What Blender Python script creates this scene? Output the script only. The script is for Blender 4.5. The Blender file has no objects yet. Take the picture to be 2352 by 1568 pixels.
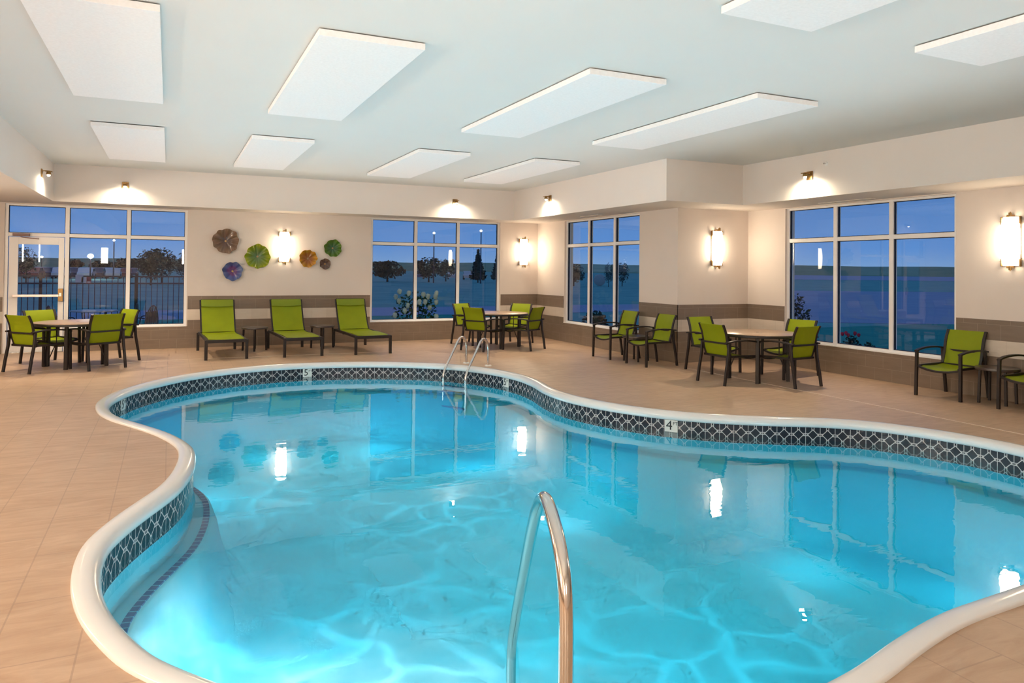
import bpy, bmesh, math, random
from mathutils import Vector, Matrix
R = math.radians
scene = bpy.context.scene
COL = scene.collection
random.seed(7)

# ------------------------------------------------------------------ camera
YAW, PITCH, ROLL, FPX, SHY = 0.43887, 0.015457, -0.010392, 1675.86, -190.9
EYE = Vector((0, 0, 1.6))
cyw, syw = math.cos(YAW), math.sin(YAW)
f0, r0, u0 = Vector((syw, cyw, 0)), Vector((cyw, -syw, 0)), Vector((0, 0, 1))
cF = f0 * math.cos(PITCH) + u0 * math.sin(PITCH)
cU1 = -f0 * math.sin(PITCH) + u0 * math.cos(PITCH)
cR = r0 * math.cos(ROLL) - cU1 * math.sin(ROLL)
cU = r0 * math.sin(ROLL) + cU1 * math.cos(ROLL)
cam_d = bpy.data.cameras.new('camera')
cam = bpy.data.objects.new('camera', cam_d)
COL.objects.link(cam)
M = Matrix((cR, cU, -cF)).transposed().to_4x4()
M.translation = EYE
cam.matrix_world = M
cam_d.sensor_width = 36.0
cam_d.lens = 36.0 * FPX / 2352.0
cam_d.shift_y = SHY / 2352.0
cam_d.clip_start, cam_d.clip_end = 0.05, 3000
scene.camera = cam

# ------------------------------------------------------------------ materials
def new_mat(name):
    m = bpy.data.materials.new(name); m.use_nodes = True
    nt = m.node_tree
    for n in list(nt.nodes): nt.nodes.remove(n)
    out = nt.nodes.new('ShaderNodeOutputMaterial')
    return m, nt, out
def N(nt, t, **kw):
    n = nt.nodes.new('ShaderNode' + t)
    for k, v in kw.items():
        if k in n.inputs: n.inputs[k].default_value = v
        else: setattr(n, k, v)
    return n
def L(nt, a, b): nt.links.new(a, b)
def math_(nt, op, a, b=None, c=None):
    n = nt.nodes.new('ShaderNodeMath'); n.operation = op
    for i, v in enumerate((a, b, c)):
        if v is None: continue
        if isinstance(v, (int, float)): n.inputs[i].default_value = v
        else: nt.links.new(v, n.inputs[i])
    return n.outputs[0]
def mix(nt, f, a, b):
    n = nt.nodes.new('ShaderNodeMix'); n.data_type = 'RGBA'
    for i, v in ((0, f), (6, a), (7, b)):
        if isinstance(v, (int, float)): n.inputs[i].default_value = v
        elif isinstance(v, (tuple, list)): n.inputs[i].default_value = (*v[:3], 1)
        else: nt.links.new(v, n.inputs[i])
    return n.outputs[2]
def bsdf(nt, out, color, rough=0.5, metal=0.0, spec=0.5, **kw):
    b = nt.nodes.new('ShaderNodeBsdfPrincipled')
    if isinstance(color, (tuple, list)): b.inputs['Base Color'].default_value = (*color[:3], 1)
    else: nt.links.new(color, b.inputs['Base Color'])
    if isinstance(rough, (int, float)): b.inputs['Roughness'].default_value = rough
    else: nt.links.new(rough, b.inputs['Roughness'])
    b.inputs['Metallic'].default_value = metal
    b.inputs['Specular IOR Level'].default_value = spec
    for k, v in kw.items(): b.inputs[k.replace('_', ' ')].default_value = v
    nt.links.new(b.outputs[0], out.inputs[0])
    return b
def simple(name, color, rough=0.5, metal=0.0, noise=0.0, nscale=8.0, spec=0.5, **kw):
    m, nt, out = new_mat(name)
    if noise:
        tc = N(nt, 'TexCoord'); nz = N(nt, 'TexNoise', Scale=nscale, Detail=4.0)
        L(nt, tc.outputs['Object'], nz.inputs['Vector'])
        c2 = tuple(min(1, c * (1 + noise)) for c in color[:3]); c1 = tuple(c * (1 - noise) for c in color[:3])
        col = mix(nt, nz.outputs['Fac'], c1, c2)
    else: col = color
    bsdf(nt, out, col, rough, metal, spec, **kw)
    return m
def emit(name, color, strength):
    m, nt, out = new_mat(name)
    e = N(nt, 'Emission'); e.inputs[0].default_value = (*color, 1); e.inputs[1].default_value = strength
    L(nt, e.outputs[0], out.inputs[0]); return m

MAT = {}
MAT['wall'] = simple('painted_wall', (0.83, 0.745, 0.69), 0.65, noise=0.015, nscale=3, spec=0.25)
MAT['soffit'] = simple('painted_soffit', (0.82, 0.75, 0.70), 0.65, noise=0.015, nscale=3, spec=0.25)
MAT['ceil'] = simple('painted_ceiling', (0.76, 0.77, 0.75), 0.8, noise=0.01, nscale=2, spec=0.2)
MAT['white_trim'] = simple('white_frame_paint', (0.95, 0.93, 0.93), 0.3, noise=0.01)
MAT['gasket'] = simple('black_gasket', (0.01, 0.012, 0.03), 0.5, noise=0.1)
MAT['frame'] = simple('dark_bronze_frame', (0.016, 0.009, 0.008), 0.45, noise=0.15, nscale=20)
MAT['chrome'] = simple('brushed_steel', (0.68, 0.65, 0.62), 0.13, 1.0, noise=0.04, nscale=6)
MAT['chrome_far'] = simple('ladder_steel', (0.72, 0.68, 0.66), 0.22, 1.0, noise=0.04, nscale=6)
MAT['brass'] = simple('aged_brass', (0.36, 0.22, 0.09), 0.35, 1.0, noise=0.1, nscale=20)
MAT['plastic_white'] = simple('white_plastic', (0.85, 0.82, 0.78), 0.4, noise=0.01)
MAT['dark_rubber'] = simple('black_rubber', (0.01, 0.01, 0.01), 0.7, noise=0.1)

def m_sling():
    m, nt, out = new_mat('green_sling_mesh')
    tc = N(nt, 'TexCoord'); w = N(nt, 'TexNoise', Scale=5.0, Detail=2.0)
    L(nt, tc.outputs['Object'], w.inputs['Vector'])
    fine = N(nt, 'TexWave', Scale=160.0, wave_type='BANDS', bands_direction='Z')
    L(nt, tc.outputs['Object'], fine.inputs['Vector'])
    c = mix(nt, w.outputs['Fac'], (0.27, 0.34, 0.002), (0.36, 0.43, 0.003))
    c = mix(nt, math_(nt, 'MULTIPLY', fine.outputs['Fac'], 0.15), c, (0.17, 0.22, 0.002))
    b = bsdf(nt, out, c, 0.55, spec=0.35)
    tr = N(nt, 'BsdfTranslucent'); L(nt, c, tr.inputs[0])
    mx = N(nt, 'MixShader'); mx.inputs[0].default_value = 0.25
    L(nt, b.outputs[0], mx.inputs[1]); L(nt, tr.outputs[0], mx.inputs[2]); L(nt, mx.outputs[0], out.inputs[0])
    return m
MAT['sling'] = m_sling()
MAT['sling_dark'] = simple('green_headrest', (0.19, 0.25, 0.002), 0.6, noise=0.08, nscale=9)

def m_wood(name, a, b, rough):
    m, nt, out = new_mat(name)
    tc = N(nt, 'TexCoord'); mp = N(nt, 'Mapping'); mp.inputs['Scale'].default_value = (2, 14, 2)
    nz = N(nt, 'TexNoise', Scale=3.0, Detail=6.0)
    L(nt, tc.outputs['Object'], mp.inputs[0]); L(nt, mp.outputs[0], nz.inputs['Vector'])
    bsdf(nt, out, mix(nt, nz.outputs['Fac'], a, b), rough, spec=0.7); return m
MAT['tabletop'] = m_wood('brown_table_laminate', (0.30, 0.195, 0.125), (0.42, 0.28, 0.185), 0.28)
MAT['side_top'] = m_wood('dark_table_laminate', (0.035, 0.022, 0.018), (0.07, 0.045, 0.035), 0.3)

def m_floor():
    m, nt, out = new_mat('travertine_floor_tiles')
    g = N(nt, 'NewGeometry'); s = N(nt, 'SeparateXYZ'); L(nt, g.outputs['Position'], s.inputs[0])
    c = N(nt, 'CombineXYZ'); L(nt, math_(nt, 'ADD', s.outputs[1], 20.0 - 4.17 + 0.52), c.inputs[0]); L(nt, math_(nt, 'ADD', s.outputs[0], 20.715 - 0.235), c.inputs[1])
    br = N(nt, 'TexBrick', offset=0.5, offset_frequency=2)
    br.inputs['Scale'].default_value = 1.0; br.inputs['Brick Width'].default_value = 0.63; br.inputs['Row Height'].default_value = 0.32
    br.inputs['Mortar Size'].default_value = 0.0045; br.inputs['Mortar Smooth'].default_value = 0.2; br.inputs['Bias'].default_value = 0.0
    br.inputs['Color1'].default_value = (0, 0, 0, 1); br.inputs['Color2'].default_value = (1, 1, 1, 1); br.inputs['Mortar'].default_value = (.5, .5, .5, 1)
    L(nt, c.outputs[0], br.inputs['Vector'])
    mp = N(nt, 'Mapping'); mp.inputs['Scale'].default_value = (1.3, 5.5, 1); L(nt, g.outputs['Position'], mp.inputs[0])
    # streak direction drifts from tile to tile
    nz = N(nt, 'TexNoise', Scale=1.7, Detail=8.0, Distortion=1.3); nz.inputs['Roughness'].default_value = 0.6
    L(nt, mp.outputs[0], nz.inputs['Vector'])
    n2 = N(nt, 'TexNoise', Scale=0.55, Detail=3.0); L(nt, g.outputs['Position'], n2.inputs['Vector'])
    rmp = N(nt, 'ValToRGB'); rmp.color_ramp.elements[0].position = 0.32; rmp.color_ramp.elements[1].position = 0.68
    rmp.color_ramp.elements[0].color = (0.40, 0.245, 0.15, 1); rmp.color_ramp.elements[1].color = (0.56, 0.385, 0.262, 1)
    L(nt, nz.outputs['Fac'], rmp.inputs[0])
    col = mix(nt, math_(nt, 'MULTIPLY', n2.outputs['Fac'], 0.5), rmp.outputs[0], (0.57, 0.41, 0.295))
    col = mix(nt, math_(nt, 'MULTIPLY', br.outputs['Color'], 0.10), col, (0.40, 0.28, 0.20))
    col = mix(nt, math_(nt, 'MULTIPLY', br.outputs['Fac'], 0.55), col, (0.33, 0.225, 0.16))
    b = bsdf(nt, out, col, 0.42, spec=0.4)
    bp = N(nt, 'Bump'); bp.inputs['Strength'].default_value = 0.12; bp.inputs['Distance'].default_value = 0.01
    L(nt, nz.outputs['Fac'], bp.inputs['Height']); L(nt, bp.outputs[0], b.inputs['Normal'])
    return m
MAT['floor'] = m_floor()
MAT['joint'] = simple('pale_floor_joint', (0.70, 0.56, 0.46), 0.4, noise=0.05)

def m_wains(axis):
    m, nt, out = new_mat('wainscot_tiles_' + axis)
    g = N(nt, 'NewGeometry'); s = N(nt, 'SeparateXYZ'); L(nt, g.outputs['Position'], s.inputs[0])
    h = s.outputs[0] if axis == 'x' else s.outputs[1]; z = s.outputs[2]
    def brick(zoff, row, off, w=0.30):
        c = N(nt, 'CombineXYZ'); L(nt, math_(nt, 'ADD', h, 30.0 + off), c.inputs[0]); L(nt, math_(nt, 'ADD', z, -zoff + row * 10), c.inputs[1])
        br = N(nt, 'TexBrick', offset=0.5, offset_frequency=2)
        br.inputs['Scale'].default_value = 1.0; br.inputs['Brick Width'].default_value = w; br.inputs['Row Height'].default_value = row
        br.inputs['Mortar Size'].default_value = 0.0022; br.inputs['Mortar Smooth'].default_value = 0.1
        br.inputs['Color1'].default_value = (0, 0, 0, 1); br.inputs['Color2'].default_value = (1, 1, 1, 1); br.inputs['Mortar'].default_value = (.5, .5, .5, 1)
        L(nt, c.outputs[0], br.inputs['Vector']); return br
    b1 = brick(0.0, 0.182, 0.0); b2 = brick(0.5457, 0.2081, 0.12); b3 = brick(0.7538, 0.2021, 0.05); b4 = brick(0.9559, 0.2, 0.17)
    nz = N(nt, 'TexNoise', Scale=1.0, Detail=5.0); mp = N(nt, 'Mapping'); mp.inputs['Scale'].default_value = (4, 4, 22)
    L(nt, g.outputs['Position'], mp.inputs[0]); L(nt, mp.outputs[0], nz.inputs['Vector'])
    taupe = mix(nt, nz.outputs['Fac'], (0.20, 0.145, 0.108), (0.275, 0.208, 0.16))
    cream = mix(nt, nz.outputs['Fac'], (0.70, 0.60, 0.50), (0.80, 0.71, 0.62))
    def tone(c, b, mc):
        c = mix(nt, math_(nt, 'MULTIPLY', b.outputs['Color'], 0.12), c, (0.2, 0.14, 0.1))
        return mix(nt, math_(nt, 'MULTIPLY', b.outputs['Fac'], 0.6), c, mc)
    g1 = tone(taupe, b1, (0.42, 0.34, 0.28)); g2 = tone(cream, b2, (0.55, 0.46, 0.38)); g3 = tone(taupe, b3, (0.42, 0.34, 0.28)); g4 = tone(taupe, b4, (0.42, 0.34, 0.28))
    c = mix(nt, math_(nt, 'GREATER_THAN', z, 0.5457), g1, g2)
    c = mix(nt, math_(nt, 'GREATER_THAN', z, 0.7538), c, g3)
    c = mix(nt, math_(nt, 'GREATER_THAN', z, 0.9559), c, g4)
    bsdf(nt, out, c, 0.28, spec=0.45); return m
MAT['wx'] = m_wains('x'); MAT['wy'] = m_wains('y')

def m_glass():
    m, nt, out = new_mat('window_glass')
    lw = N(nt, 'LayerWeight', Blend=0.5)
    f2 = math_(nt, 'ADD', math_(nt, 'MULTIPLY', math_(nt, 'POWER', lw.outputs['Facing'], 5.0), 0.92), 0.06)
    t = N(nt, 'BsdfTransparent'); t.inputs[0].default_value = (0.86, 0.93, 0.95, 1)
    gl = N(nt, 'BsdfGlossy'); gl.inputs['Roughness'].default_value = 0.0; gl.inputs['Color'].default_value = (1, 1, 1, 1)
    mx = N(nt, 'MixShader'); L(nt, f2, mx.inputs[0]); L(nt, t.outputs[0], mx.inputs[1]); L(nt, gl.outputs[0], mx.inputs[2]); L(nt, mx.outputs[0], out.inputs[0])
    return m
MAT['glass'] = m_glass()

def m_water():
    m, nt, out = new_mat('pool_water')
    g = N(nt, 'NewGeometry')
    mp = N(nt, 'Mapping'); mp.inputs['Rotation'].default_value = (0, 0, 0.5); mp.inputs['Scale'].default_value = (0.9, 2.0, 1); L(nt, g.outputs['Position'], mp.inputs[0])
    nz = N(nt, 'TexNoise', Scale=1.6, Detail=3.0, Distortion=0.6); L(nt, mp.outputs[0], nz.inputs['Vector'])
    bp = N(nt, 'Bump'); bp.inputs['Strength'].default_value = 0.10; bp.inputs['Distance'].default_value = 0.02
    L(nt, nz.outputs['Fac'], bp.inputs['Height'])
    lw = N(nt, 'LayerWeight', Blend=0.5); L(nt, bp.outputs[0], lw.inputs['Normal'])
    fw = math_(nt, 'ADD', math_(nt, 'MULTIPLY', math_(nt, 'POWER', lw.outputs['Facing'], 5.0), 0.98), 0.02)
    t = N(nt, 'BsdfTransparent'); t.inputs[0].default_value = (0.66, 0.93, 0.97, 1)
    gl = N(nt, 'BsdfGlossy'); gl.inputs['Roughness'].default_value = 0.006; L(nt, bp.outputs[0], gl.inputs['Normal'])
    mx = N(nt, 'MixShader'); L(nt, math_(nt, 'MULTIPLY', fw, 1.12), mx.inputs[0]); L(nt, t.outputs[0], mx.inputs[1]); L(nt, gl.outputs[0], mx.inputs[2]); L(nt, mx.outputs[0], out.inputs[0])
    return m
MAT['water'] = m_water()

def m_shell():
    m, nt, out = new_mat('pool_shell')
    g = N(nt, 'NewGeometry')
    nz = N(nt, 'TexNoise', Scale=2.2, Detail=5.0); L(nt, g.outputs['Position'], nz.inputs['Vector'])
    n2 = N(nt, 'TexNoise', Scale=40.0, Detail=2.0); L(nt, g.outputs['Position'], n2.inputs['Vector'])
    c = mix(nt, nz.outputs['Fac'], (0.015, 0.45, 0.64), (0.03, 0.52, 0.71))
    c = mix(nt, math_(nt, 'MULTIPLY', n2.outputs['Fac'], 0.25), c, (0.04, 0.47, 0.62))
    # underwater glow at the near left end, painted in as paler shell colour
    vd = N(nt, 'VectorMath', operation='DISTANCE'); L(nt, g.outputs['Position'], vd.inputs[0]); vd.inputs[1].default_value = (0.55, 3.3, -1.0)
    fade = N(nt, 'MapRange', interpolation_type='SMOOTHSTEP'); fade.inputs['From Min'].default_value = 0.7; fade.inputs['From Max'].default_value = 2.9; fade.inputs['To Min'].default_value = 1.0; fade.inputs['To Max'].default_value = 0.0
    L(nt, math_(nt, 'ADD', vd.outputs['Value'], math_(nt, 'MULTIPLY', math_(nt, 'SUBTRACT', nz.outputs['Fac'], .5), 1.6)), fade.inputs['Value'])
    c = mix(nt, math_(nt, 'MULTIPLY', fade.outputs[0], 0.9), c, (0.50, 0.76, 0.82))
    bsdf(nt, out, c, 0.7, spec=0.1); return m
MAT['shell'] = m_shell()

def m_band():
    m, nt, out = new_mat('waterline_lattice_tile')
    uv = N(nt, 'UVMap'); s = N(nt, 'SeparateXYZ'); L(nt, uv.outputs[0], s.inputs[0])
    x = math_(nt, 'SUBTRACT', math_(nt, 'FRACT', s.outputs[0]), 0.5); y = math_(nt, 'SUBTRACT', math_(nt, 'FRACT', s.outputs[1]), 0.5)
    ax = math_(nt, 'ABSOLUTE', x); ay = math_(nt, 'ABSOLUTE', y)
    d = math_(nt, 'ADD', ax, ay)
    def band(v, c, w): return math_(nt, 'LESS_THAN', math_(nt, 'ABSOLUTE', math_(nt, 'SUBTRACT', v, c)), w)
    ring = band(d, 0.365, 0.034)
    s1 = math_(nt, 'MULTIPLY', band(ay, 0.075, 0.022), math_(nt, 'GREATER_THAN', ax, 0.30))
    s2 = math_(nt, 'MULTIPLY', band(ax, 0.075, 0.022), math_(nt, 'GREATER_THAN', ay, 0.30))
    s3 = math_(nt, 'MULTIPLY', band(ax, 0.40, 0.014), math_(nt, 'LESS_THAN', ay, 0.075))
    grout = math_(nt, 'GREATER_THAN', ax, 0.482)
    w = ring
    for q in (s1, s2, s3, grout): w = math_(nt, 'MAXIMUM', w, q)
    nz = N(nt, 'TexNoise', Scale=30.0); L(nt, uv.outputs[0], nz.inputs['Vector'])
    dark = mix(nt, nz.outputs['Fac'], (0.008, 0.009, 0.014), (0.03, 0.028, 0.04))
    bsdf(nt, out, mix(nt, w, dark, (0.55, 0.51, 0.50)), 0.25, spec=0.35); return m
MAT['band'] = m_band()
def m_nose():
    m, nt, out = new_mat('dark_blue_nosing_tile')
    uv = N(nt, 'UVMap'); s = N(nt, 'SeparateXYZ'); L(nt, uv.outputs[0], s.inputs[0])
    gr = math_(nt, 'GREATER_THAN', math_(nt, 'FRACT', s.outputs[0]), 0.86)
    bsdf(nt, out, mix(nt, gr, (0.0, 0.15, 0.33), (0.10, 0.50, 0.66)), 0.9, spec=0.0); return m
MAT['nose'] = m_nose()
MAT['coping'] = simple('white_coping', (0.79, 0.775, 0.77), 0.16, noise=0.03, nscale=4, spec=0.5)

def m_acoustic():
    m, nt, out = new_mat('acoustic_panel')
    g = N(nt, 'NewGeometry'); nz = N(nt, 'TexNoise', Scale=45.0, Detail=3.0); L(nt, g.outputs['Position'], nz.inputs['Vector'])
    bsdf(nt, out, mix(nt, nz.outputs['Fac'], (0.86, 0.85, 0.85), (0.98, 0.97, 0.97)), 0.9, spec=0.1); return m
MAT['panel'] = m_acoustic()

# ------------------------------------------------------------------ mesh helpers
def add_box(bm, c, s, rot=None, bev=0.0):
    mt = Matrix.Translation(Vector(c))
    if rot is not None: mt = mt @ rot.to_4x4()
    r = bmesh.ops.create_cube(bm, size=1.0, matrix=mt @ Matrix.Diagonal((*s, 1)))
    if bev > 0:
        es = list({e for v in r['verts'] for e in v.link_edges})
        bmesh.ops.bevel(bm, geom=es, offset=bev, segments=2, affect='EDGES', profile=0.7)
def box2(bm, lo, hi, bev=0.0):
    add_box(bm, [(a + b) / 2 for a, b in zip(lo, hi)], [abs(b - a) for a, b in zip(lo, hi)], bev=bev)
def add_tube(bm, pts, r, seg=10, cap=True, sq=None, up=None):
    """round tube (or a rectangular bar sq=(w,h)) along a polyline"""
    pts = [Vector(p) for p in pts]; n = len(pts); rings = []
    prev = None
    for i, p in enumerate(pts):
        t = (pts[min(i + 1, n - 1)] - pts[max(i - 1, 0)]).normalized()
        ref = Vector(up) if up else (Vector((0, 0, 1)) if abs(t.z) < 0.95 else Vector((0, 1, 0)))
        if prev is not None and not up: ref = prev
        a = t.cross(ref)
        if a.length < 1e-4: a = t.cross(Vector((1, 0, 0)))
        a.normalize(); b = a.cross(t).normalized(); prev = b
        rr = r[i] if isinstance(r, (list, tuple)) else r
        ring = []
        if sq:
            w, h = sq[0] / 2, sq[1] / 2; k = 0.22 * min(w, h)
            prof = [(w - k, h), (w, h - k), (w, -h + k), (w - k, -h), (-w + k, -h), (-w, -h + k), (-w, h - k), (-w + k, h)]
        else: prof = [(rr * math.cos(2 * math.pi * j / seg), rr * math.sin(2 * math.pi * j / seg)) for j in range(seg)]
        for (q, w_) in prof: ring.append(bm.verts.new(p + a * q + b * w_))
        rings.append(ring)
    m = len(rings[0])
    for i in range(n - 1):
        for j in range(m):
            try: bm.faces.new((rings[i][j], rings[i][(j + 1) % m], rings[i + 1][(j + 1) % m], rings[i + 1][j]))
            except ValueError: pass
    if cap:
        bm.faces.new(rings[0][::-1]); bm.faces.new(rings[-1])
def smooth_path(pts, sub=4):
    pts = [Vector(p) for p in pts]; out = []
    n = len(pts)
    for i in range(n - 1):
        p0, p1, p2, p3 = pts[max(i - 1, 0)], pts[i], pts[i + 1], pts[min(i + 2, n - 1)]
        for k in range(sub):
            t = k / sub
            out.append(0.5 * ((2 * p1) + (p2 - p0) * t + (2 * p0 - 5 * p1 + 4 * p2 - p3) * t * t + (3 * p1 - p0 - 3 * p2 + p3) * t ** 3))
    out.append(pts[-1]); return out
def add_lathe(bm, prof, seg=24, center=(0, 0, 0), sx=1.0, sy=1.0):
    cx, cy_, cz = center; rings = []
    for r, z in prof:
        if r < 1e-5: rings.append([bm.verts.new((cx, cy_, cz + z))]); continue
        rings.append([bm.verts.new((cx + sx * r * math.cos(2 * math.pi * j / seg), cy_ + sy * r * math.sin(2 * math.pi * j / seg), cz + z)) for j in range(seg)])
    for a, b in zip(rings, rings[1:]):
        for j in range(seg):
            k = (j + 1) % seg
            if len(a) == 1 and len(b) == 1: continue
            if len(a) == 1: bm.faces.new((a[0], b[k], b[j]))
            elif len(b) == 1: bm.faces.new((a[j], a[k], b[0]))
            else: bm.faces.new((a[j], a[k], b[k], b[j]))
def sheet(bm, rows, thick=0.0):
    """surface through rows of points; thick > 0 makes a thin slab"""
    vs = [[bm.verts.new(Vector(p)) for p in r] for r in rows]; fs = []
    for i in range(len(vs) - 1):
        for j in range(len(vs[0]) - 1):
            fs.append(bm.faces.new((vs[i][j], vs[i][j + 1], vs[i + 1][j + 1], vs[i + 1][j])))
    if thick:
        bmesh.ops.recalc_face_normals(bm, faces=fs)
        bmesh.ops.solidify(bm, geom=fs, thickness=thick)
def obj(name, bm, mat, parent=None, smooth=None, mats=None):
    bmesh.ops.recalc_face_normals(bm, faces=bm.faces)
    me = bpy.data.meshes.new(name); bm.to_mesh(me); bm.free()
    for m in (mats or [mat]): me.materials.append(MAT[m] if isinstance(m, str) else m)
    if smooth is not None:
        me.polygons.foreach_set('use_smooth', [True] * len(me.polygons))
        if smooth < 180: me.set_sharp_from_angle(angle=R(smooth))
    o = bpy.data.objects.new(name, me); COL.objects.link(o)
    if parent: o.parent = parent
    return o
def tag(o, label=None, cat=None, group=None, kind=None):
    if label: o['label'] = label
    if cat: o['category'] = cat
    if group: o['group'] = group
    if kind: o['kind'] = kind
    return o
def struct(name, bm, mat, smooth=None, parent=None, label=None, mats=None):
    o = obj(name, bm, mat, parent, smooth, mats)
    if parent is None: o['kind'] = 'structure'
    if label: o['label'] = label
    return o
def thing(name, loc, rz, label, cat, group=None):
    o = bpy.data.objects.new(name, None); COL.objects.link(o)
    o.location = loc; o.rotation_euler = (0, 0, rz); o.empty_display_size = 0.1
    return tag(o, label, cat, group)
def kids(o): return [c for c in bpy.data.objects if c.parent == o]
def dup(root, loc, rz, label, group=None, tree=None):
    tree = tree or [(c, kids(c)) for c in kids(root)]
    r = root.copy(); COL.objects.link(r); r.location = loc; r.rotation_euler = (0, 0, rz)
    r['label'] = label
    if group: r['group'] = group
    for ch, gs in tree:
        c = ch.copy(); COL.objects.link(c); c.parent = r
        for g in gs:
            d = g.copy(); COL.objects.link(d); d.parent = c
    return r
def B(): return bmesh.new()

# ------------------------------------------------------------------ room numbers (metres, 1:1 with the place)
VA, UB, VC, UD = 15.687, 8.048, 10.323, 9.654
SA, SB, SC, SD, SL = 14.97, 7.069, 9.359, 8.631, -1.858
ZS, ZC = 2.7147, 3.3757
UL, VN = -4.3, -2.6
WT = 0.22     # wall thickness

def catmull(P, sub=6):
    n = len(P); out = []
    for i in range(n):
        p0, p1, p2, p3 = [Vector(P[(i + k) % n]) for k in (-1, 0, 1, 2)]
        for k in range(sub):
            t = k / sub
            out.append(0.5 * ((2 * p1) + (p2 - p0) * t + (2 * p0 - 5 * p1 + 4 * p2 - p3) * t * t + (3 * p1 - p0 - 3 * p2 + p3) * t ** 3))
    return out
OUT = [(-0.054, 3.146), (-0.21, 3.43), (-0.355, 3.85), (-0.428, 4.30), (-0.425, 4.75), (-0.355, 5.05), (-0.255, 5.33), (-0.14, 5.60), (-0.03, 5.88), (0.05, 6.25), (0.092, 6.65), (0.085, 7.03),
       (0.0, 7.39), (-0.13, 7.75), (-0.33, 8.17), (-0.52, 8.55), (-0.655, 8.95), (-0.722, 9.35), (-0.728, 9.75), (-0.65, 10.2), (-0.48, 10.70), (-0.22, 11.17), (0.13, 11.62),
       (0.60, 12.02), (1.15, 12.29), (1.75, 12.42), (2.42, 12.39), (3.12, 12.20), (3.79, 11.85), (4.36, 11.33), (4.70, 10.66), (4.85, 9.95), (4.82, 9.30), (4.70, 8.72), (4.66, 8.22),
       (4.72, 7.78), (4.88, 7.29), (5.14, 6.82), (5.50, 6.42), (5.97, 6.08), (6.44, 5.80), (6.78, 5.50), (6.99, 5.14), (7.13, 4.76), (7.20, 4.38), (7.18, 3.90), (7.04, 3.42),
       (6.76, 2.98), (6.30, 2.64), (5.70, 2.42), (5.05, 2.28), (4.40, 2.20), (3.77, 2.165), (3.32, 2.143), (2.90, 2.065), (2.56, 1.978), (2.15, 1.925), (1.65, 1.955), (1.18, 2.10), (0.74, 2.35), (0.36, 2.64)]
ring0 = catmull([(x, y, 0) for x, y in OUT], 5)
# even out the spacing
def resample(P, step):
    L_ = [0.0]; n = len(P)
    for i in range(n): L_.append(L_[-1] + (P[(i + 1) % n] - P[i]).length)
    tot = L_[-1]; m = int(tot / step); out = []; j = 0
    for k in range(m):
        s = tot * k / m
        while L_[j + 1] < s: j += 1
        t = (s - L_[j]) / (L_[j + 1] - L_[j])
        out.append(P[j].lerp(P[(j + 1) % n], t))
    return out, tot
ring0, TOT = resample(ring0, 0.075)
for _ in range(2): ring0 = [(ring0[i - 1] + ring0[i] * 2 + ring0[(i + 1) % len(ring0)]) / 4 for i in range(len(ring0))]
NR = len(ring0)
def normals(P):
    out = []; n = len(P)
    for i in range(n):
        t = (P[(i + 2) % n] - P[i - 2]).normalized()
        out.append(Vector((t.y, -t.x, 0)))      # clockwise outline: inward is to the right of travel
    return out
NRM = normals(ring0)
def inset(d, z): return [Vector((p.x, p.y, z)) + n * d for p, n in zip(ring0, NRM)]
def loft(bm, prof, uvs=None):
    rings = [[bm.verts.new(p) for p in inset(d, z)] for d, z in prof]
    fs = []
    for a in range(len(rings) - 1):
        for i in range(NR):
            k = (i + 1) % NR
            fs.append((bm.faces.new((rings[a][i], rings[a][k], rings[a + 1][k], rings[a + 1][i])), a, i))
    return rings, fs
COPW = 0.115

# ---- deck with a hole for the pool
def poly_with_hole(outer, holes, z):
    bm = B(); es = []
    for lp in [outer] + holes:
        vs = [bm.verts.new((p[0], p[1], z)) for p in lp]
        es += [bm.edges.new((vs[i], vs[(i + 1) % len(vs)])) for i in range(len(vs))]
    bmesh.ops.triangle_fill(bm, use_beauty=True, use_dissolve=False, edges=es)
    return bm
outer = [(UL - .3, VN - .3), (UD + .1, VN - .3), (UD + .1, VC + .1), (UB + .1, VC + .1), (UB + .1, VA + .1), (UL - .3, VA + .1)]
bm = poly_with_hole(outer, [inset(0.02, 0)], 0.0)
struct('floor', bm, 'floor', label='beige travertine-look tiled pool deck')
# joints in the deck
bm = B(); box2(bm, (7.775, -2.5, 0.0), (7.793, 9.75, 0.0035)); struct('trim_1', bm, 'joint', label='pale expansion joint in the deck along the right wall')
bm = B(); add_tube(bm, [(-2.9, 11.78, 0.0008), (-2.16, 12.515, 0.0008), (-1.43, 13.22, 0.0008), (-0.17, 13.74, 0.0008), (0.6, 13.74, 0.0008), (4.2, 13.72, 0.0008)], 0, sq=(0.016, 0.005), up=(0, 0, 1)); struct('trim_2', bm, 'joint', label='pale expansion joint in the deck along the far wall')

# ---- pool
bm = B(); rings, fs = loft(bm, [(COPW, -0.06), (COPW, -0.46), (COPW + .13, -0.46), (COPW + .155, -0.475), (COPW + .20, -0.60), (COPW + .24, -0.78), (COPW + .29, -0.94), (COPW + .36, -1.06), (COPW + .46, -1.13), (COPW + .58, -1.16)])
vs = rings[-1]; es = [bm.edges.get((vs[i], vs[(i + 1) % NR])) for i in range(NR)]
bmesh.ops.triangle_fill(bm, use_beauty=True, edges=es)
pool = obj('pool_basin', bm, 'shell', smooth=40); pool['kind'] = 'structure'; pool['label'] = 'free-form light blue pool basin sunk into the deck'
bm = B(); rings, fs = loft(bm, [(0.0, 0.0), (0.0, 0.014), (0.01, 0.022), (0.045, 0.026), (0.08, 0.024), (0.112, 0.014), (0.130, -0.004), (0.136, -0.026), (0.132, -0.05), (0.122, -0.064), (COPW, -0.066)])
cp = obj('pool_coping', bm, 'coping', smooth=60); tag(cp, 'glossy white rounded coping running round the edge of the pool', 'pool coping')
TILE = 0.150
ntile = round(TOT * 0.985 / TILE)
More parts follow.
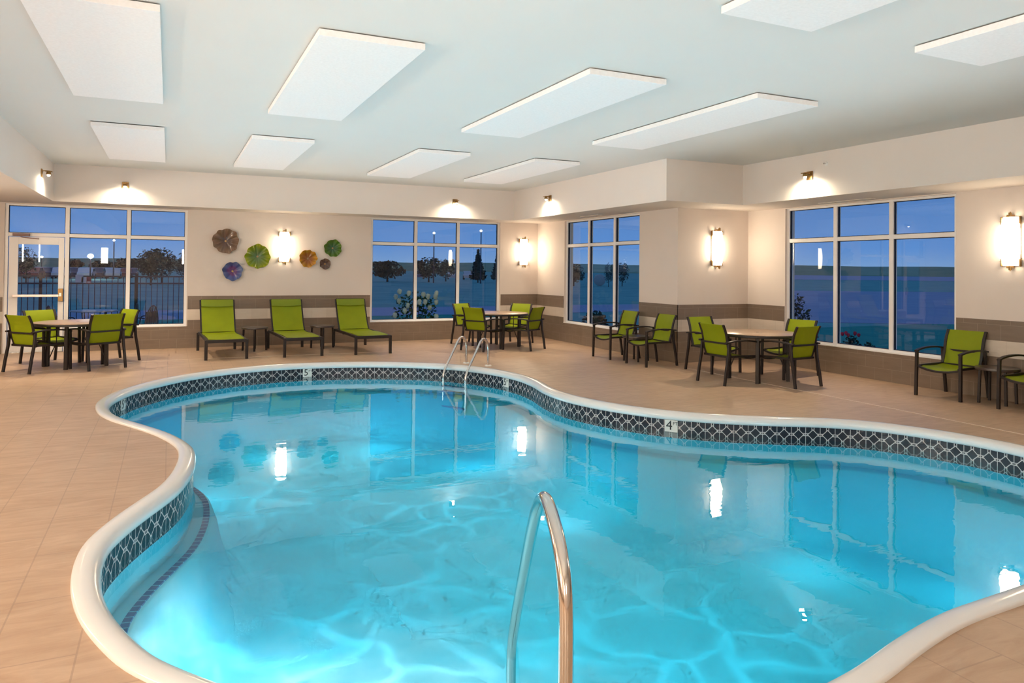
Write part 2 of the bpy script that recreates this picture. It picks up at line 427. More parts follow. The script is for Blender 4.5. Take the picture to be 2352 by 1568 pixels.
bm = B(); rings, fs = loft(bm, [(COPW + .004, -0.06), (COPW + .004, -0.2615)])
uvl = bm.loops.layers.uv.new('UVMap')
arc = [0.0]
q = inset(COPW, 0)
for i in range(NR): arc.append(arc[-1] + (q[(i + 1) % NR] - q[i]).length)
sc_ = round(arc[-1] / TILE) / arc[-1]
for f, a, i in fs:
    for lp in f.loops:
        v = lp.vert; top = v.co.z > -0.1
        j = i if (v == rings[0][i] or v == rings[1][i]) else i + 1
        lp[uvl].uv = (arc[j] * sc_, 1.0 + ((-0.070 if top else -0.2715) + 0.070) / TILE + (0.06 if top else 0.06))
wb = obj('waterline_tile_band', bm, 'band', smooth=60); tag(wb, 'black and white lattice tile band under the coping at the waterline', 'tile band')
bm = B(); rings, fs = loft(bm, [(COPW + .085, -0.4555), (COPW + .132, -0.4555), (COPW + .139, -0.475)])
uvl = bm.loops.layers.uv.new('UVMap')
for f, a, i in fs:
    for lp in f.loops:
        j = i if any(lp.vert == rings[k][i] for k in range(3)) else i + 1
        lp[uvl].uv = (arc[j] / 0.075, 0)
bmesh.ops.delete(bm, geom=[f for f in bm.faces if not (f.calc_center_median().x < 0.9 and 2.85 < f.calc_center_median().y < 8.9)], context='FACES')
ns = obj('nosing_tile_strip', bm, 'nose', smooth=60); tag(ns, 'dark blue nosing tile strip on the underwater ledge of the pool', 'tile strip')
bm = B(); vs = [bm.verts.new(p) for p in inset(COPW + .001, -0.20)]
es = [bm.edges.new((vs[i], vs[(i + 1) % NR])) for i in range(NR)]
bmesh.ops.triangle_fill(bm, use_beauty=True, edges=es)
wt = obj('pool_water', bm, 'water'); wt.data.flip_normals() if wt.data.polygons[0].normal.z < 0 else None; tag(wt, 'clear turquoise water filling the free-form pool', 'water', kind='stuff')

# ---- walls built of boxes round the openings
def wall(name, axis, plane, out_dir, a0, a1, z0, z1, holes, mat='wall'):
    """holes: (lo, hi, zlo, zhi); axis 'x' = wall runs along x at y=plane"""
    bm = B(); lo_, hi_ = sorted((plane, plane + out_dir * WT))
    def bx(s, e, zb, zt):
        if e - s < 1e-4 or zt - zb < 1e-4: return
        if axis == 'x': box2(bm, (s, lo_, zb), (e, hi_, zt))
        else: box2(bm, (lo_, s, zb), (hi_, e, zt))
    cur = a0
    for (s, e, zb, zt) in sorted(holes):
        bx(cur, s, z0, z1); bx(s, e, z0, zb); bx(s, e, zt, z1); cur = e
    bx(cur, a1, z0, z1)
    return struct(name, bm, mat)
SILL, HEAD = 0.436, 2.700
WA1, WA2 = (-2.683, 0.318, SILL, HEAD), (3.965, 7.055, SILL, HEAD)
WB, WD = (11.475, 14.36, SILL, HEAD), (6.395, 9.43, SILL, HEAD)
wall('wall_back', 'x', VA, 1, UL - .3, UB + WT, 0, ZC, [(-2.683, -1.719, 0.0, HEAD), (-1.719, 0.318, SILL, HEAD), WA2])
wall('wall_right_far', 'y', UB, 1, VC + WT, VA, 0, ZC, [WB])
wall('wall_corner', 'x', VC, 1, UB, UD + WT, 0, ZC, [])
wall('wall_right', 'y', UD, 1, VN, VC, 0, ZC, [WD])
wall('wall_left', 'y', UL, -1, VN, VA, 0, ZC, [])
wall('wall_front', 'x', VN, -1, UL - .3, UD + WT, 0, ZC, [])
# wainscot
TH = 0.014
def wains(name, axis, plane, inn, segs, label, ends=None):
    bm = B()
    lo_, hi_ = sorted((plane, plane + inn * TH))
    for (s, e, zt) in segs:
        if axis == 'x': box2(bm, (s, lo_, 0.001), (e, hi_, zt))
        else: box2(bm, (lo_, s, 0.001), (hi_, e, zt))
    struct(name, bm, 'wx' if axis == 'x' else 'wy', label=label)
ZW = 1.0159
wains('baseboard_back', 'x', VA, -1, [(UL, -2.69, ZW), (-1.719, 0.335, SILL - .012), (0.335, 3.96, ZW), (3.96, 7.075, SILL - .012), (7.075, UB, ZW)], 'taupe and cream tile wainscot on the far wall')
wains('baseboard_right_far', 'y', UB, -1, [(VC - TH, 11.46, ZW), (11.46, 14.38, SILL - .012), (14.38, VA - TH, ZW)], 'taupe and cream tile wainscot below the narrow far window')
wains('baseboard_corner', 'x', VC, -1, [(UB - TH, UD, ZW)], 'taupe and cream tile wainscot on the short wall with one sconce')
wains('baseboard_right', 'y', UD, -1, [(VN, 6.385, ZW), (6.385, 9.44, SILL - .012), (9.44, VC - TH, ZW)], 'taupe and cream tile wainscot on the right wall')
wains('baseboard_left', 'y', UL, 1, [(VN, VA - TH, ZW)], 'taupe and cream tile wainscot on the left wall')
# ceiling and soffits
bm = B(); box2(bm, (UL - .3, VN - .3, ZC), (UD + .3, VA + .3, ZC + .12)); struct('ceiling', bm, 'ceil', label='flat off-white ceiling')
for nm, lo, hi in (('ceiling_soffit_back', (SL, SA, ZS), (SB, VA + .02, ZC + .01)), ('ceiling_soffit_far_right', (SB, SC, ZS), (SD, VA + .02, ZC + .01)),
                   ('ceiling_soffit_right', (SD, VN, ZS), (UD + .02, VC + .02, ZC + .01)), ('ceiling_soffit_left', (UL - .02, VN, ZS), (SL, VA + .02, ZC + .01))):
    bm = B(); box2(bm, lo, hi); struct(nm, bm, 'soffit', label='cream painted dropped soffit')

# ---- windows
def window(name, axis, plane, a0, a1, muls, label, door=None):
    """frame set into the wall; plane is the inner wall face; depth goes outward (+)"""
    fr = 0.052; y0, y1 = 0.045, 0.125
    def P(a, d, z): return (a, plane + d, z) if axis == 'x' else (plane + d, a, z)
    def bx(bm, a, b, d0, d1, z0, z1, bev=0.004): box2(bm, P(a, d0, z0), P(b, d1, z1), bev)
    bm = B()
    zm0, zm1 = 2.112, 2.178
    z0 = SILL; edges = [a0] + muls + [a1]
    bx(bm, a0, a1, y0, y1, HEAD - 0.035, HEAD)
    bx(bm, a0, a1, y0, y1, zm0, zm1)
    if door: bx(bm, door[1], a1, y0, y1, z0, z0 + 0.035)
    else: bx(bm, a0, a1, y0, y1, z0, z0 + 0.035)
    for i, e in enumerate(edges):
        w = 0.04 if i in (0, len(edges) - 1) else 0.034
        s, t = (e, e + fr) if i == 0 else ((e - fr, e) if i == len(edges) - 1 else (e - w, e + w))
        zb = 0.0 if door and (i == 0 or i == 1) else z0
        bx(bm, s, t, y0 - .004, y1 + .004, zb, HEAD)
    w_ = struct(name, bm, 'white_trim', label=label)
    # sill board
    bm = B(); s0 = door[1] if door else a0
    bx(bm, s0, a1, -0.02, y0 + .002, z0 - 0.014, z0 + 0.004, 0.003); struct('sill', bm, 'white_trim', parent=w_)
    # panes with dark gasket lines
    for i in range(len(edges) - 1):
        s = edges[i] + (fr if i == 0 else 0.034); t = edges[i + 1] - (fr if i == len(edges) - 2 else 0.034)
        for zb, zt in ((z0 + .035, zm0), (zm1, HEAD - .035)):
            if door and i == 0 and zb < 1: continue
            g = B(); gw = 0.009; d0, d1 = y0 + .02, y0 + .055
            bx(g, s, t, d0, d1, zt - gw, zt, 0); bx(g, s, t, d0, d1, zb, zb + gw, 0)
            bx(g, s, s + gw, d0, d1, zb, zt, 0); bx(g, t - gw, t, d0, d1, zb, zt, 0)
            struct('gasket', g, 'gasket', parent=w_)
            g = B(); d = y0 + .04
            vs = [g.verts.new(P(a, d, z)) for a, z in ((s, zb), (t, zb), (t, zt), (s, zt))]; g.faces.new(vs)
            struct('pane', g, 'glass', parent=w_)
    return w_
window('window_1', 'x', VA, -2.683, 0.318, [-1.719, -0.712], 'white framed window beside the glazed door, fence and parked cars outside', door=(-2.683, -1.719))
window('window_2', 'x', VA, 3.965, 7.055, [4.998, 6.012], 'white framed window in the far wall with a white-flowered bush outside')
window('window_3', 'y', UB, 11.475, 14.36, [12.40, 13.39], 'narrow-looking white framed window behind the pair of chairs')
window('window_4', 'y', UD, 6.395, 9.43, [7.414, 8.419], 'large white framed window on the right overlooking a paved lot')

# ---- door
y0 = VA + 0.05
dr = bpy.data.objects.new('door_1', None); COL.objects.link(dr); dr['kind'] = 'structure'; dr['label'] = 'white glazed exit door at the far left'
dr.location = (-2.15, y0, 0)
def dbx(bm, a, b, d0, d1, z0, z1, bev=0.004): box2(bm, (a + 2.15, d0, z0), (b + 2.15, d1, z1), bev)
bm = B(); a0, a1 = -2.618, -1.765; g0, g1, gz0, gz1 = -2.478, -1.852, 0.30, 1.968
dbx(bm, a0, g0, 0, .05, .012, 2.106); dbx(bm, g1, a1, 0, .05, .012, 2.106); dbx(bm, g0, g1, 0, .05, gz1, 2.106); dbx(bm, g0, g1, 0, .05, .012, gz0)
struct('door_leaf', bm, 'white_trim', parent=dr)
bm = B(); vs = [bm.verts.new((a + 2.15, .025, z)) for a, z in ((g0, gz0), (g1, gz0), (g1, gz1), (g0, gz1))]; bm.faces.new(vs); struct('pane', bm, 'glass', parent=dr)
bm = B(); dbx(bm, -2.62, -1.75, -.02, .10, 0.001, .012); struct('threshold', bm, 'chrome_far', parent=dr)
bm = B(); dbx(bm, -2.55, -1.83, -.075, -.045, 1.013, 1.06, .006); dbx(bm, -2.55, -2.50, -.045, 0, 1.02, 1.055); struct('push_bar', bm, 'chrome_far', parent=dr, label='steel horizontal push bar')
bm = B(); dbx(bm, -1.845, -1.765, -.07, 0, .93, 1.165, .008); struct('latch_box', bm, 'brass', parent=dr)
bm = B(); dbx(bm, -1.825, -1.785, -.085, -.07, 1.02, 1.09, .004); struct('latch_plate', bm, 'chrome_far', parent=dr)
bm = B(); dbx(bm, -2.56, -2.30, -.075, -.005, 2.115, 2.165, .008); add_tube(bm, [(-.29, -.05, 2.115), (-.27, -.07, 2.095), (-.08, -.05, 2.075), (-.01, -.02, 2.07)], .008); struct('door_closer', bm, simple('closer_brown', (.30, .17, .15), .4, noise=.05), parent=dr)

# ---- ceiling panels
def cpanel(i, u, v, ln, label):
    bm = B(); add_box(bm, (0, 0, 0), (0.82, ln, 0.05), bev=0.004)
    o = obj('acoustic_ceiling_panel', bm, 'panel'); o.location = (u + .41, v + ln / 2, ZC - 0.035)
    tag(o, label, 'ceiling panel', 'white acoustic panels under the ceiling')
PU, PL = [-0.905, 0.972, 3.296, 5.214], 3.10
far = ['white ceiling panel of the far row, leftmost, above the glazed door', 'white ceiling panel of the far row, second from left, above the wall art', 'white ceiling panel of the far row, third from left, towards the far window', 'white ceiling panel of the far row, rightmost, beside the right soffit']
mid = ['largest-looking white ceiling panel at the upper left corner of the room', 'white ceiling panel of the middle row, second from left', 'white ceiling panel of the middle row, third from left', 'white ceiling panel of the middle row, rightmost, above the projecting corner']
for i in range(4):
    cpanel(i, PU[i], 10.286, PL, far[i]); cpanel(i, PU[i], 5.459, PL, mid[i])
cpanel(2, PU[2], 0.687, PL, 'white ceiling panel cut by the top edge of the photo, the left of two')
cpanel(3, PU[3], 0.687, PL, 'white ceiling panel cut by the right edge of the photo, nearest the right wall')

# ---- sconces (local: wall at y=0, lamp towards -y)
def m_shade():
    m, nt, out = new_mat('glowing_opal_shade')
    g = N(nt, 'TexCoord'); s = N(nt, 'SeparateXYZ'); L(nt, g.outputs['Object'], s.inputs[0])
    k = math_(nt, 'SUBTRACT', 1.0, math_(nt, 'MULTIPLY', math_(nt, 'POWER', math_(nt, 'ABSOLUTE', math_(nt, 'MULTIPLY', s.outputs[2], 3.1)), 4.0), 0.6))
    e = N(nt, 'Emission'); e.inputs[0].default_value = (1.0, 0.80, 0.56, 1); L(nt, math_(nt, 'MULTIPLY', k, 17.0), e.inputs[1])
    L(nt, e.outputs[0], out.inputs[0]); return m
MAT['shade'] = m_shade()
def make_sconce(loc, rz, label):
    t = thing('wall_sconce', loc, rz, label, 'wall lamp', 'tall glowing wall sconces')
    bm = B()
    H2 = 0.305; prof = []
    for k in range(17):
        z = -H2 + 2 * H2 * k / 16; f = 1 - (abs(z) / H2) ** 3
        prof.append((0.092 + 0.022 * f, z))
    rows = []
    for r, z in prof:
        rows.append([(r * math.sin(a), -0.035 - 0.085 * (r / 0.092) * math.cos(a), z) for a in [math.pi * (j / 14 - 0.5) for j in range(15)]])
    sheet(bm, rows)
    for z in (-H2, H2):
        vs = [bm.verts.new((0.092 * math.sin(a), -0.035 - 0.085 * math.cos(a), z)) for a in [math.pi * (j / 14 - 0.5) for j in range(15)]]
        bm.faces.new(vs)
    obj('lamp_shade', bm, 'shade', t, smooth=60)
    bm = B(); box2(bm, (-0.105, -0.028, -0.31), (0.105, -0.001, 0.31), 0.004)
    for s in (-1, 1):
        for zz in ((0.22, 0.315), (-0.315, -0.22)): box2(bm, (s * 0.112 - .006, -0.06, zz[0]), (s * 0.112 + .006, -0.02, zz[1]), 0.002)
    obj('back_plate', bm, 'brass', t)
    for s in (1, -1):
        bm = B(); box2(bm, (-0.035, -0.075, s * 0.308), (0.035, -0.02, s * 0.338), 0.004)
        add_box(bm, (0.018, -0.085, s * 0.335), (0.028, 0.03, 0.055), bev=.003); add_tube(bm, [(0.02, -0.09, s * 0.33), (0.02, -0.09, s * 0.375)], 0.006)
        box2(bm, (-0.096, -0.123, s * 0.248 - .0015), (0.096, -0.120, s * 0.248 + .0015)); add_tube(bm, [(0.0, -0.124, s * .21), (0.0, -0.126, s * 0.31)], .0025)
        obj('finial', bm, 'brass', t)
    return t
sc0 = make_sconce((2.145, VA, 2.02), 0, 'glowing wall sconce between the lime and orange wall bowls')
dup(sc0, (7.65, VA, 2.02), 0, 'glowing wall sconce in the far corner right of the flowered window')
dup(sc0, (8.885, VC, 2.02), 0, 'glowing wall sconce on the short wall above the round table')
dup(sc0, (UD, 5.66, 2.02), R(-90), 'glowing wall sconce at the right edge above the lone green chair')

# ---- small spot lamps on the soffit (local: wall y=0, lamp towards -y)
MAT['bulb'] = emit('spot_bulb', (1.0, 0.86, 0.62), 40.0)
def make_spot(loc, rz, label):
    t = thing('soffit_spot_lamp', loc, rz, label, 'spot lamp', 'small brass spot lamps on the soffit')
    bm = B(); box2(bm, (-0.055, -0.018, -0.055), (0.055, 0, 0.075), 0.004); obj('mounting_plate', bm, 'brass', t)
    bm = B(); add_tube(bm, smooth_path([(0, -0.01, 0.045), (0, -0.07, 0.05), (0, -0.125, 0.045)]), 0.009); box2(bm, (-.04, -.15, .035), (.04, -.05, .047), .003); obj('arm', bm, 'brass', t)
    bm = B(); add_lathe(bm, [(0.0, 0.05), (0.028, 0.045), (0.034, 0.02), (0.034, 0.0), (0.030, 0.0), (0.026, 0.02), (0.0, 0.025)], 16, (0, -0.10, -0.01)); h = obj('lamp_head', bm, 'brass', t, smooth=40)
    bm = B(); add_lathe(bm, [(0.0, 0.012), (0.018, 0.008), (0.024, -0.008), (0.016, -0.024), (0.0, -0.03)], 14, (0, -0.10, -0.01)); obj('bulb', bm, 'bulb', h, smooth=180)
    return t
SPOTS = [((-0.746, SA, 3.04), 0, 'brass soffit spot lamp above the glazed door window'), ((5.634, SA, 3.05), 0, 'brass soffit spot lamp above the flowered window'),
         ((SB, 13.235, 3.06), R(-90), 'brass soffit spot lamp nearest the far right corner'), ((SD, 7.95, 3.035), R(-90), 'brass soffit spot lamp above the large right window'), ((SL, 13.60, 3.04), R(90), 'dark brass soffit spot lamp on the left soffit')]
sp0 = make_spot(*SPOTS[0])
for s in SPOTS[1:]: dup(sp0, *s)
def light(name, typ, loc, energy, color, **kw):
    d = bpy.data.lights.new(name, typ); d.energy = energy; d.color = color
    rot = kw.pop('rot', None); tgt = kw.pop('to', None)
    for k, v in kw.items(): setattr(d, k, v)
    o = bpy.data.objects.new(name, d); COL.objects.link(o); o.location = loc
    if rot: o.rotation_euler = rot
    if tgt: o.rotation_euler = (Vector(tgt) - Vector(loc)).to_track_quat('-Z', 'Y').to_euler()
    return o
WARM = (1.0, 0.80, 0.56)
for (loc, rz, _) in SPOTS:
    n = Matrix.Rotation(rz, 3, 'Z') @ Vector((0, -1, 0))
    p = Vector(loc) + n * 0.10 + Vector((0, 0, -0.05))
    light('spot_beam', 'SPOT', p + n * .03, 46, (1.0, 0.84, 0.60), to=p + n * .03 - Vector((0, 0, 1)) - n * 0.25, spot_size=R(175), spot_blend=0.9, shadow_soft_size=0.03)
    light('spot_floor_beam', 'SPOT', p + n * .05, 90, (1.0, 0.82, 0.58), to=p - Vector((0, 0, 1)) + n * 0.35, spot_size=R(95), spot_blend=0.7, shadow_soft_size=0.03)

# ---- vents in the soffit underside, sprinkler, outlet
def vent(loc, ln, label):
    t = thing('slot_vent', loc, 0, label, 'air vent')
    bm = B()
    for s in (-1, 1): box2(bm, (s * .045 - .012, -ln / 2, -.010), (s * .045 + .012, ln / 2, 0), .002)
    for s in (-1, 1): box2(bm, (-.055, s * ln / 2 - .01, -.010), (.055, s * ln / 2 + .01, 0), .002)
    obj('vent_frame', bm, 'soffit', t)
    bm = B(); box2(bm, (-.034, -ln / 2 + .01, -.004), (.034, ln / 2 - .01, 0)); obj('slot', bm, 'dark_rubber', t)
vent((9.44, 8.0, ZS), 0.95, 'dark slot vent in the soffit above the large right window')
vent((7.76, 12.75, ZS), 0.7, 'dark slot vent in the soffit above the narrow far window')
t = thing('fire_sprinkler', (SD, 7.654, 3.187), R(-90), 'small white sprinkler head high on the right soffit', 'sprinkler')
bm = B(); add_lathe(bm, [(0, 0), (.03, 0), (.026, .01), (.0, .012)], 14); bmesh.ops.rotate(bm, verts=bm.verts, matrix=Matrix.Rotation(R(90), 3, 'X')); obj('escutcheon', bm, 'plastic_white', t, smooth=50)
bm = B(); add_tube(bm, [(0, -.01, 0), (0, -.045, 0)], .008); add_box(bm, (0, -.048, 0), (.026, .004, .02)); obj('nozzle', bm, 'chrome_far', t)
t = thing('wall_outlet', (8.47, VC - TH, 0.62), 0, 'white outlet plate on the cream tile band by the projecting corner', 'outlet')
bm = B(); box2(bm, (-.035, -.006, -.057), (.035, 0, .057), .003); obj('cover_plate', bm, 'plastic_white', t)
bm = B()
for z in (-.02, .02): box2(bm, (-.014, -.008, z - .012), (.014, -.006, z + .012), .001)
obj('socket', bm, 'white_trim', t)

# ------------------------------------------------------------------ glass bowls on the wall
def m_bowl(name, stops, streak):
    m, nt, out = new_mat(name)
    tc = N(nt, 'TexCoord'); s = N(nt, 'SeparateXYZ'); L(nt, tc.outputs['Object'], s.inputs[0])
    r = math_(nt, 'SQRT', math_(nt, 'ADD', math_(nt, 'MULTIPLY', s.outputs[0], s.outputs[0]), math_(nt, 'MULTIPLY', s.outputs[2], s.outputs[2])))
    a = math_(nt, 'ARCTAN2', s.outputs[2], s.outputs[0])
    c = N(nt, 'CombineXYZ'); L(nt, math_(nt, 'MULTIPLY', a, 6.0), c.inputs[0]); L(nt, math_(nt, 'MULTIPLY', r, 3.0), c.inputs[1])
    nz = N(nt, 'TexNoise', Scale=2.2, Detail=4.0); L(nt, c.outputs[0], nz.inputs['Vector'])
    n3 = N(nt, 'TexNoise', Scale=7.0, Detail=3.0); L(nt, tc.outputs['Object'], n3.inputs['Vector'])
    rr = math_(nt, 'ADD', r, math_(nt, 'MULTIPLY', math_(nt, 'SUBTRACT', n3.outputs['Fac'], 0.5), 0.10))
    ramp = N(nt, 'ValToRGB'); el = ramp.color_ramp.elements
    while len(el) < len(stops): el.new(0.5)
    for e, (p, col) in zip(el, stops): e.position = p; e.color = (*col, 1)
    L(nt, math_(nt, 'DIVIDE', rr, 0.26), ramp.inputs[0])
    st = N(nt, 'ValToRGB'); st.color_ramp.elements[0].position = .42; st.color_ramp.elements[1].position = .62; L(nt, nz.outputs['Fac'], st.inputs[0])
    bsdf(nt, out, mix(nt, math_(nt, 'MULTIPLY', st.outputs[0], 0.55), ramp.outputs[0], streak), 0.2, spec=0.6); return m
def bowl(u, z, rad, name, stops, streak, label, lobes, seed):
    rnd = random.Random(seed)
    t = thing('glass_wall_bowl', (u, VA, z), 0, label, 'wall art', 'blown glass bowls on the far wall')
    ph = [rnd.uniform(0, 6.28) for _ in range(4)]
    bm = B(); rows = []
    nr, na = 14, 96
    for i in range(nr + 1):
        k = i / nr; row = []
        for j in range(na + 1):
            a = 2 * math.pi * j / na
            edge = 1 + 0.035 * math.sin(lobes * a + ph[0]) + 0.03 * math.sin(3 * a + ph[1]) + 0.015 * math.sin((lobes + 4) * a + ph[2])
            rr = rad * k * (1 + (edge - 1) * k)
            d = 0.02 + 0.30 * rad * k ** 2.2 + 0.11 * rad * k * k * math.sin(lobes * a + ph[3])
            row.append((rr * math.cos(a), -d, rr * math.sin(a)))
        rows.append(row)
    sheet(bm, rows); bmesh.ops.remove_doubles(bm, verts=bm.verts, dist=1e-5)
    sc = 0.26 / rad
    obj('bowl', bm, m_bowl(name, [(p * rad / 0.26, c) for p, c in stops], streak), t, smooth=180)
    bm = B(); bmesh.ops.create_cone(bm, cap_ends=True, segments=16, radius1=.03, radius2=.02, depth=.022, matrix=Matrix.Translation((0, -.011, 0)) @ Matrix.Rotation(R(90), 4, 'X')); obj('wall_mount', bm, 'brass', t)
bowl(1.011, 2.112, 0.245, 'bowl_glass_brown', [(0, (.045, .022, .022)), (.35, (.12, .065, .05)), (1, (.30, .20, .14))], (.16, .085, .06), 'large brown ribbed glass bowl, uppermost left on the wall', 9, 1)
bowl(1.150, 1.511, 0.188, 'bowl_glass_purple', [(0, (.10, .01, .09)), (.40, (.15, .02, .14)), (.58, (.09, .08, .28)), (1, (.10, .17, .36))], (.06, .07, .26), 'blue glass bowl with a purple centre, below the large brown one', 7, 2)
bowl(1.621, 1.813, 0.243, 'bowl_glass_lime', [(0, (.09, .14, .09)), (.5, (.14, .20, .04)), (1, (.36, .40, .005))], (.10, .22, .01), 'large lime glass bowl immediately left of the sconce', 8, 3)
bowl(2.624, 1.788, 0.182, 'bowl_glass_amber', [(0, (.22, .07, .02)), (.5, (.32, .11, .01)), (1, (.55, .27, .003))], (.30, .10, .02), 'amber orange glass bowl right of the sconce', 9, 4)
bowl(3.136, 2.015, 0.182, 'bowl_glass_green', [(0, (.025, .08, .05)), (.5, (.04, .12, .03)), (1, (.10, .20, .01))], (.05, .14, .01), 'dark green glass bowl at the far right of the group', 8, 5)
bowl(2.981, 1.679, 0.115, 'bowl_glass_small_brown', [(0, (.06, .03, .03)), (.5, (.10, .055, .045)), (1, (.20, .12, .09))], (.13, .07, .055), 'smallest brown glass bowl, below the dark green one', 6, 6)

# ------------------------------------------------------------------ chairs
def make_chair(label):
    t = thing('sling_armchair', (0, 0, 0), 0, label, 'chair', 'green sling armchairs with dark frames')
    # seat
    bm = B(); rows = []
    for k in range(9):
        y = 0.285 - 0.50 * k / 8; zc = 0.402 - 0.018 * math.sin(math.pi * min(1, k / 8)) - (0.022 if k == 0 else 0)
        if k == 0: y = 0.30
        rows.append([(x * 0.243, y, zc - 0.012 * (1 - x * x) * (1 if k else 2.2)) for x in (-1, -.6, -.2, .2, .6, 1)])
    sheet(bm, rows, 0.006); obj('seat', bm, 'sling', t, smooth=60)
    # backrest sling
    prof = smooth_path([(0, -0.195, 0.412), (0, -0.232, 0.52), (0, -0.252, 0.62), (0, -0.280, 0.74), (0, -0.332, 0.852)], 3)
    bm = B(); rows = [[(x * 0.232, p.y - 0.012 * (1 - x * x), p.z) for x in (-1, -.5, 0, .5, 1)] for p in prof]
    sheet(bm, rows, 0.006); obj('backrest', bm, 'sling', t, smooth=60)
    for s in (-1, 1):
        bm = B(); add_tube(bm, [(s * .244, p.y, p.z) for p in prof], 0, sq=(0.022, 0.036), up=(1, 0, 0)); obj('back_frame', bm, 'frame', t, smooth=35)
    bm = B(); add_tube(bm, [(s, -0.262, 0.585) for s in (-.25, .25)], 0, sq=(0.022, 0.026)); obj('back_crossbar', bm, 'frame', t, smooth=35)
    bm = B()
    for s in (-1, 1): add_tube(bm, [(s * .252, 0.285, 0.392), (s * .252, 0.05, 0.398), (s * .252, -0.21, 0.400)], 0, sq=(0.024, 0.030))
    add_tube(bm, smooth_path([(-.275, .295, .385), (-.14, .303, .352), (0, .306, .342), (.14, .303, .352), (.275, .295, .385)], 3), 0, sq=(0.028, 0.026))
    add_tube(bm, [(-.26, -.215, .395), (.26, -.215, .395)], 0, sq=(0.024, 0.030)); obj('seat_frame', bm, 'frame', t, smooth=35)
    for s in (-1, 1):
        bm = B(); add_tube(bm, [(s * .290, .310, 0.0), (s * .287, .305, .3), (s * .284, .300, .585)], 0, sq=(0.036, 0.036)); obj('leg', bm, 'frame', t, smooth=35)
        bm = B(); add_tube(bm, [(s * .278, -.330, 0.0), (s * .276, -.300, .2), (s * .274, -.262, .4), (s * .274, -.245, .6)], 0, sq=(0.034, 0.036)); obj('leg', bm, 'frame', t, smooth=35)
        bm = B(); add_tube(bm, smooth_path([(s * .284, .318, .583), (s * .290, .22, .607), (s * .292, .05, .624), (s * .286, -.12, .622), (s * .278, -.24, .608), (s * .274, -.30, .602)], 3), 0, sq=(0.044, 0.022)); obj('armrest', bm, 'frame', t, smooth=35)
    return t
FACE = lambda ang: ang - math.pi / 2      # rotate so that local +y looks along ang
CH = []
def ch(cx, cy, ang, label): CH.append((cx, cy, ang, label))
def facing(x, y, tx, ty): return math.atan2(ty - y, tx - x)
def back_mid(x, y, ang, label):
    """place a chair whose two back feet are centred on x, y"""
    ch(x + 0.318 * math.cos(ang), y + 0.318 * math.sin(ang), ang, label)
TL, TM, TR = (-1.30, 13.42), (6.21, 13.84), (7.95, 8.30)
back_mid(-2.01, 12.85, R(44), 'green sling armchair at the left table, front left, at the photo edge')
back_mid(-0.84, 12.83, R(122), 'green sling armchair at the left table, front right with its back turned')
back_mid(-0.60, 14.12, R(214), 'green sling armchair behind the left table, against the window on its right')
back_mid(-1.93, 14.22, R(308), 'green sling armchair behind the left table, before the glazed door')
back_mid(5.38, 13.24, R(30), 'green sling armchair at the far corner table, front left')
back_mid(6.68, 12.99, R(123), 'green sling armchair at the far corner table, front right with back turned')
back_mid(5.76, 14.86, R(295), 'green sling armchair behind the far corner table, before the window mullion')
back_mid(7.05, 14.50, R(217), 'green sling armchair behind the far corner table, beside the corner')
back_mid(7.06, 8.27, R(2), 'green sling armchair at the right table, its back to the pool, left side')
back_mid(8.07, 7.46, R(96), 'green sling armchair at the right table, front right with its back turned')
back_mid(9.10, 8.53, R(190), 'green sling armchair behind the right table, under the large window')
back_mid(7.96, 9.62, R(271), 'green sling armchair behind the right table on its left, by the short wall')
ch(7.49, 11.40, R(180), 'green sling armchair under the narrow far window, the farther of two facing the pool')
ch(7.50, 10.32, R(180), 'green sling armchair beside the projecting corner, the nearer of two facing the pool')
ch(9.285, 6.205, R(183), 'green sling armchair on the right, against the wall under the sconce')
ch(9.285, 5.14, R(181), 'green sling armchair cut off by the right edge of the photo')
c0 = make_chair(CH[0][3]); c0.location = (CH[0][0], CH[0][1], 0); c0.rotation_euler = (0, 0, FACE(CH[0][2]))
tree = [(c, kids(c)) for c in kids(c0)]
for x, y, a, lab in CH[1:]: dup(c0, (x, y, 0), FACE(a), lab, tree=tree)

# ------------------------------------------------------------------ round tables
def make_table(label):
    t = thing('round_table', (0, 0, 0), 0, label, 'table', 'round brown dining tables')
    bm = B(); add_lathe(bm, [(0, .706), (.598, .706), (.604, .702), (.604, .699), (0, .699)], 64); obj('tabletop', bm, 'tabletop', t, smooth=35)
    bm = B(); add_lathe(bm, [(.56, .698), (.606, .698), (.610, .690), (.610, .668), (.602, .662), (.58, .662), (.56, .68), (.56, .698)], 64); obj('table_rim', bm, 'frame', t, smooth=35)
    bm = B(); add_lathe(bm, [(0, .7075), (.022, .7075), (.022, .706), (0, .706)], 16); obj('umbrella_hole_cap', bm, 'side_top', t, smooth=35)
    bm = B()
    for k in range(2):
        a = math.pi / 2 * k; add_tube(bm, [(.43 * math.cos(a), .43 * math.sin(a), .675), (-.43 * math.cos(a), -.43 * math.sin(a), .675)], 0, sq=(.03, .03))
    obj('underframe', bm, 'frame', t, smooth=35)
    for k in range(4):
        a = math.pi / 2 * k; c, s = math.cos(a), math.sin(a)
        bm = B(); add_tube(bm, [(.43 * c, .43 * s, 0), (.425 * c, .425 * s, .35), (.42 * c, .42 * s, .69)], 0, sq=(.05, .05)); obj('leg', bm, 'frame', t, smooth=35)
    for s in (-1, 1):
        bm = B(); add_tube(bm, smooth_path([(0, s * .305, .68), (0, s * .305, .42), (0, s * .31, .36), (0, s * .34, .29), (0, s * .425, .07)], 3), .008, 8); obj('brace', bm, 'frame', t, smooth=50)
    return t
t0 = make_table('round brown table at the left by the glazed door'); t0.location = (*TL, 0); t0.rotation_euler = (0, 0, R(-104.7))
dup(t0, (*TM, 0), R(-108.8), 'round brown table in the far corner behind the pool ladder')
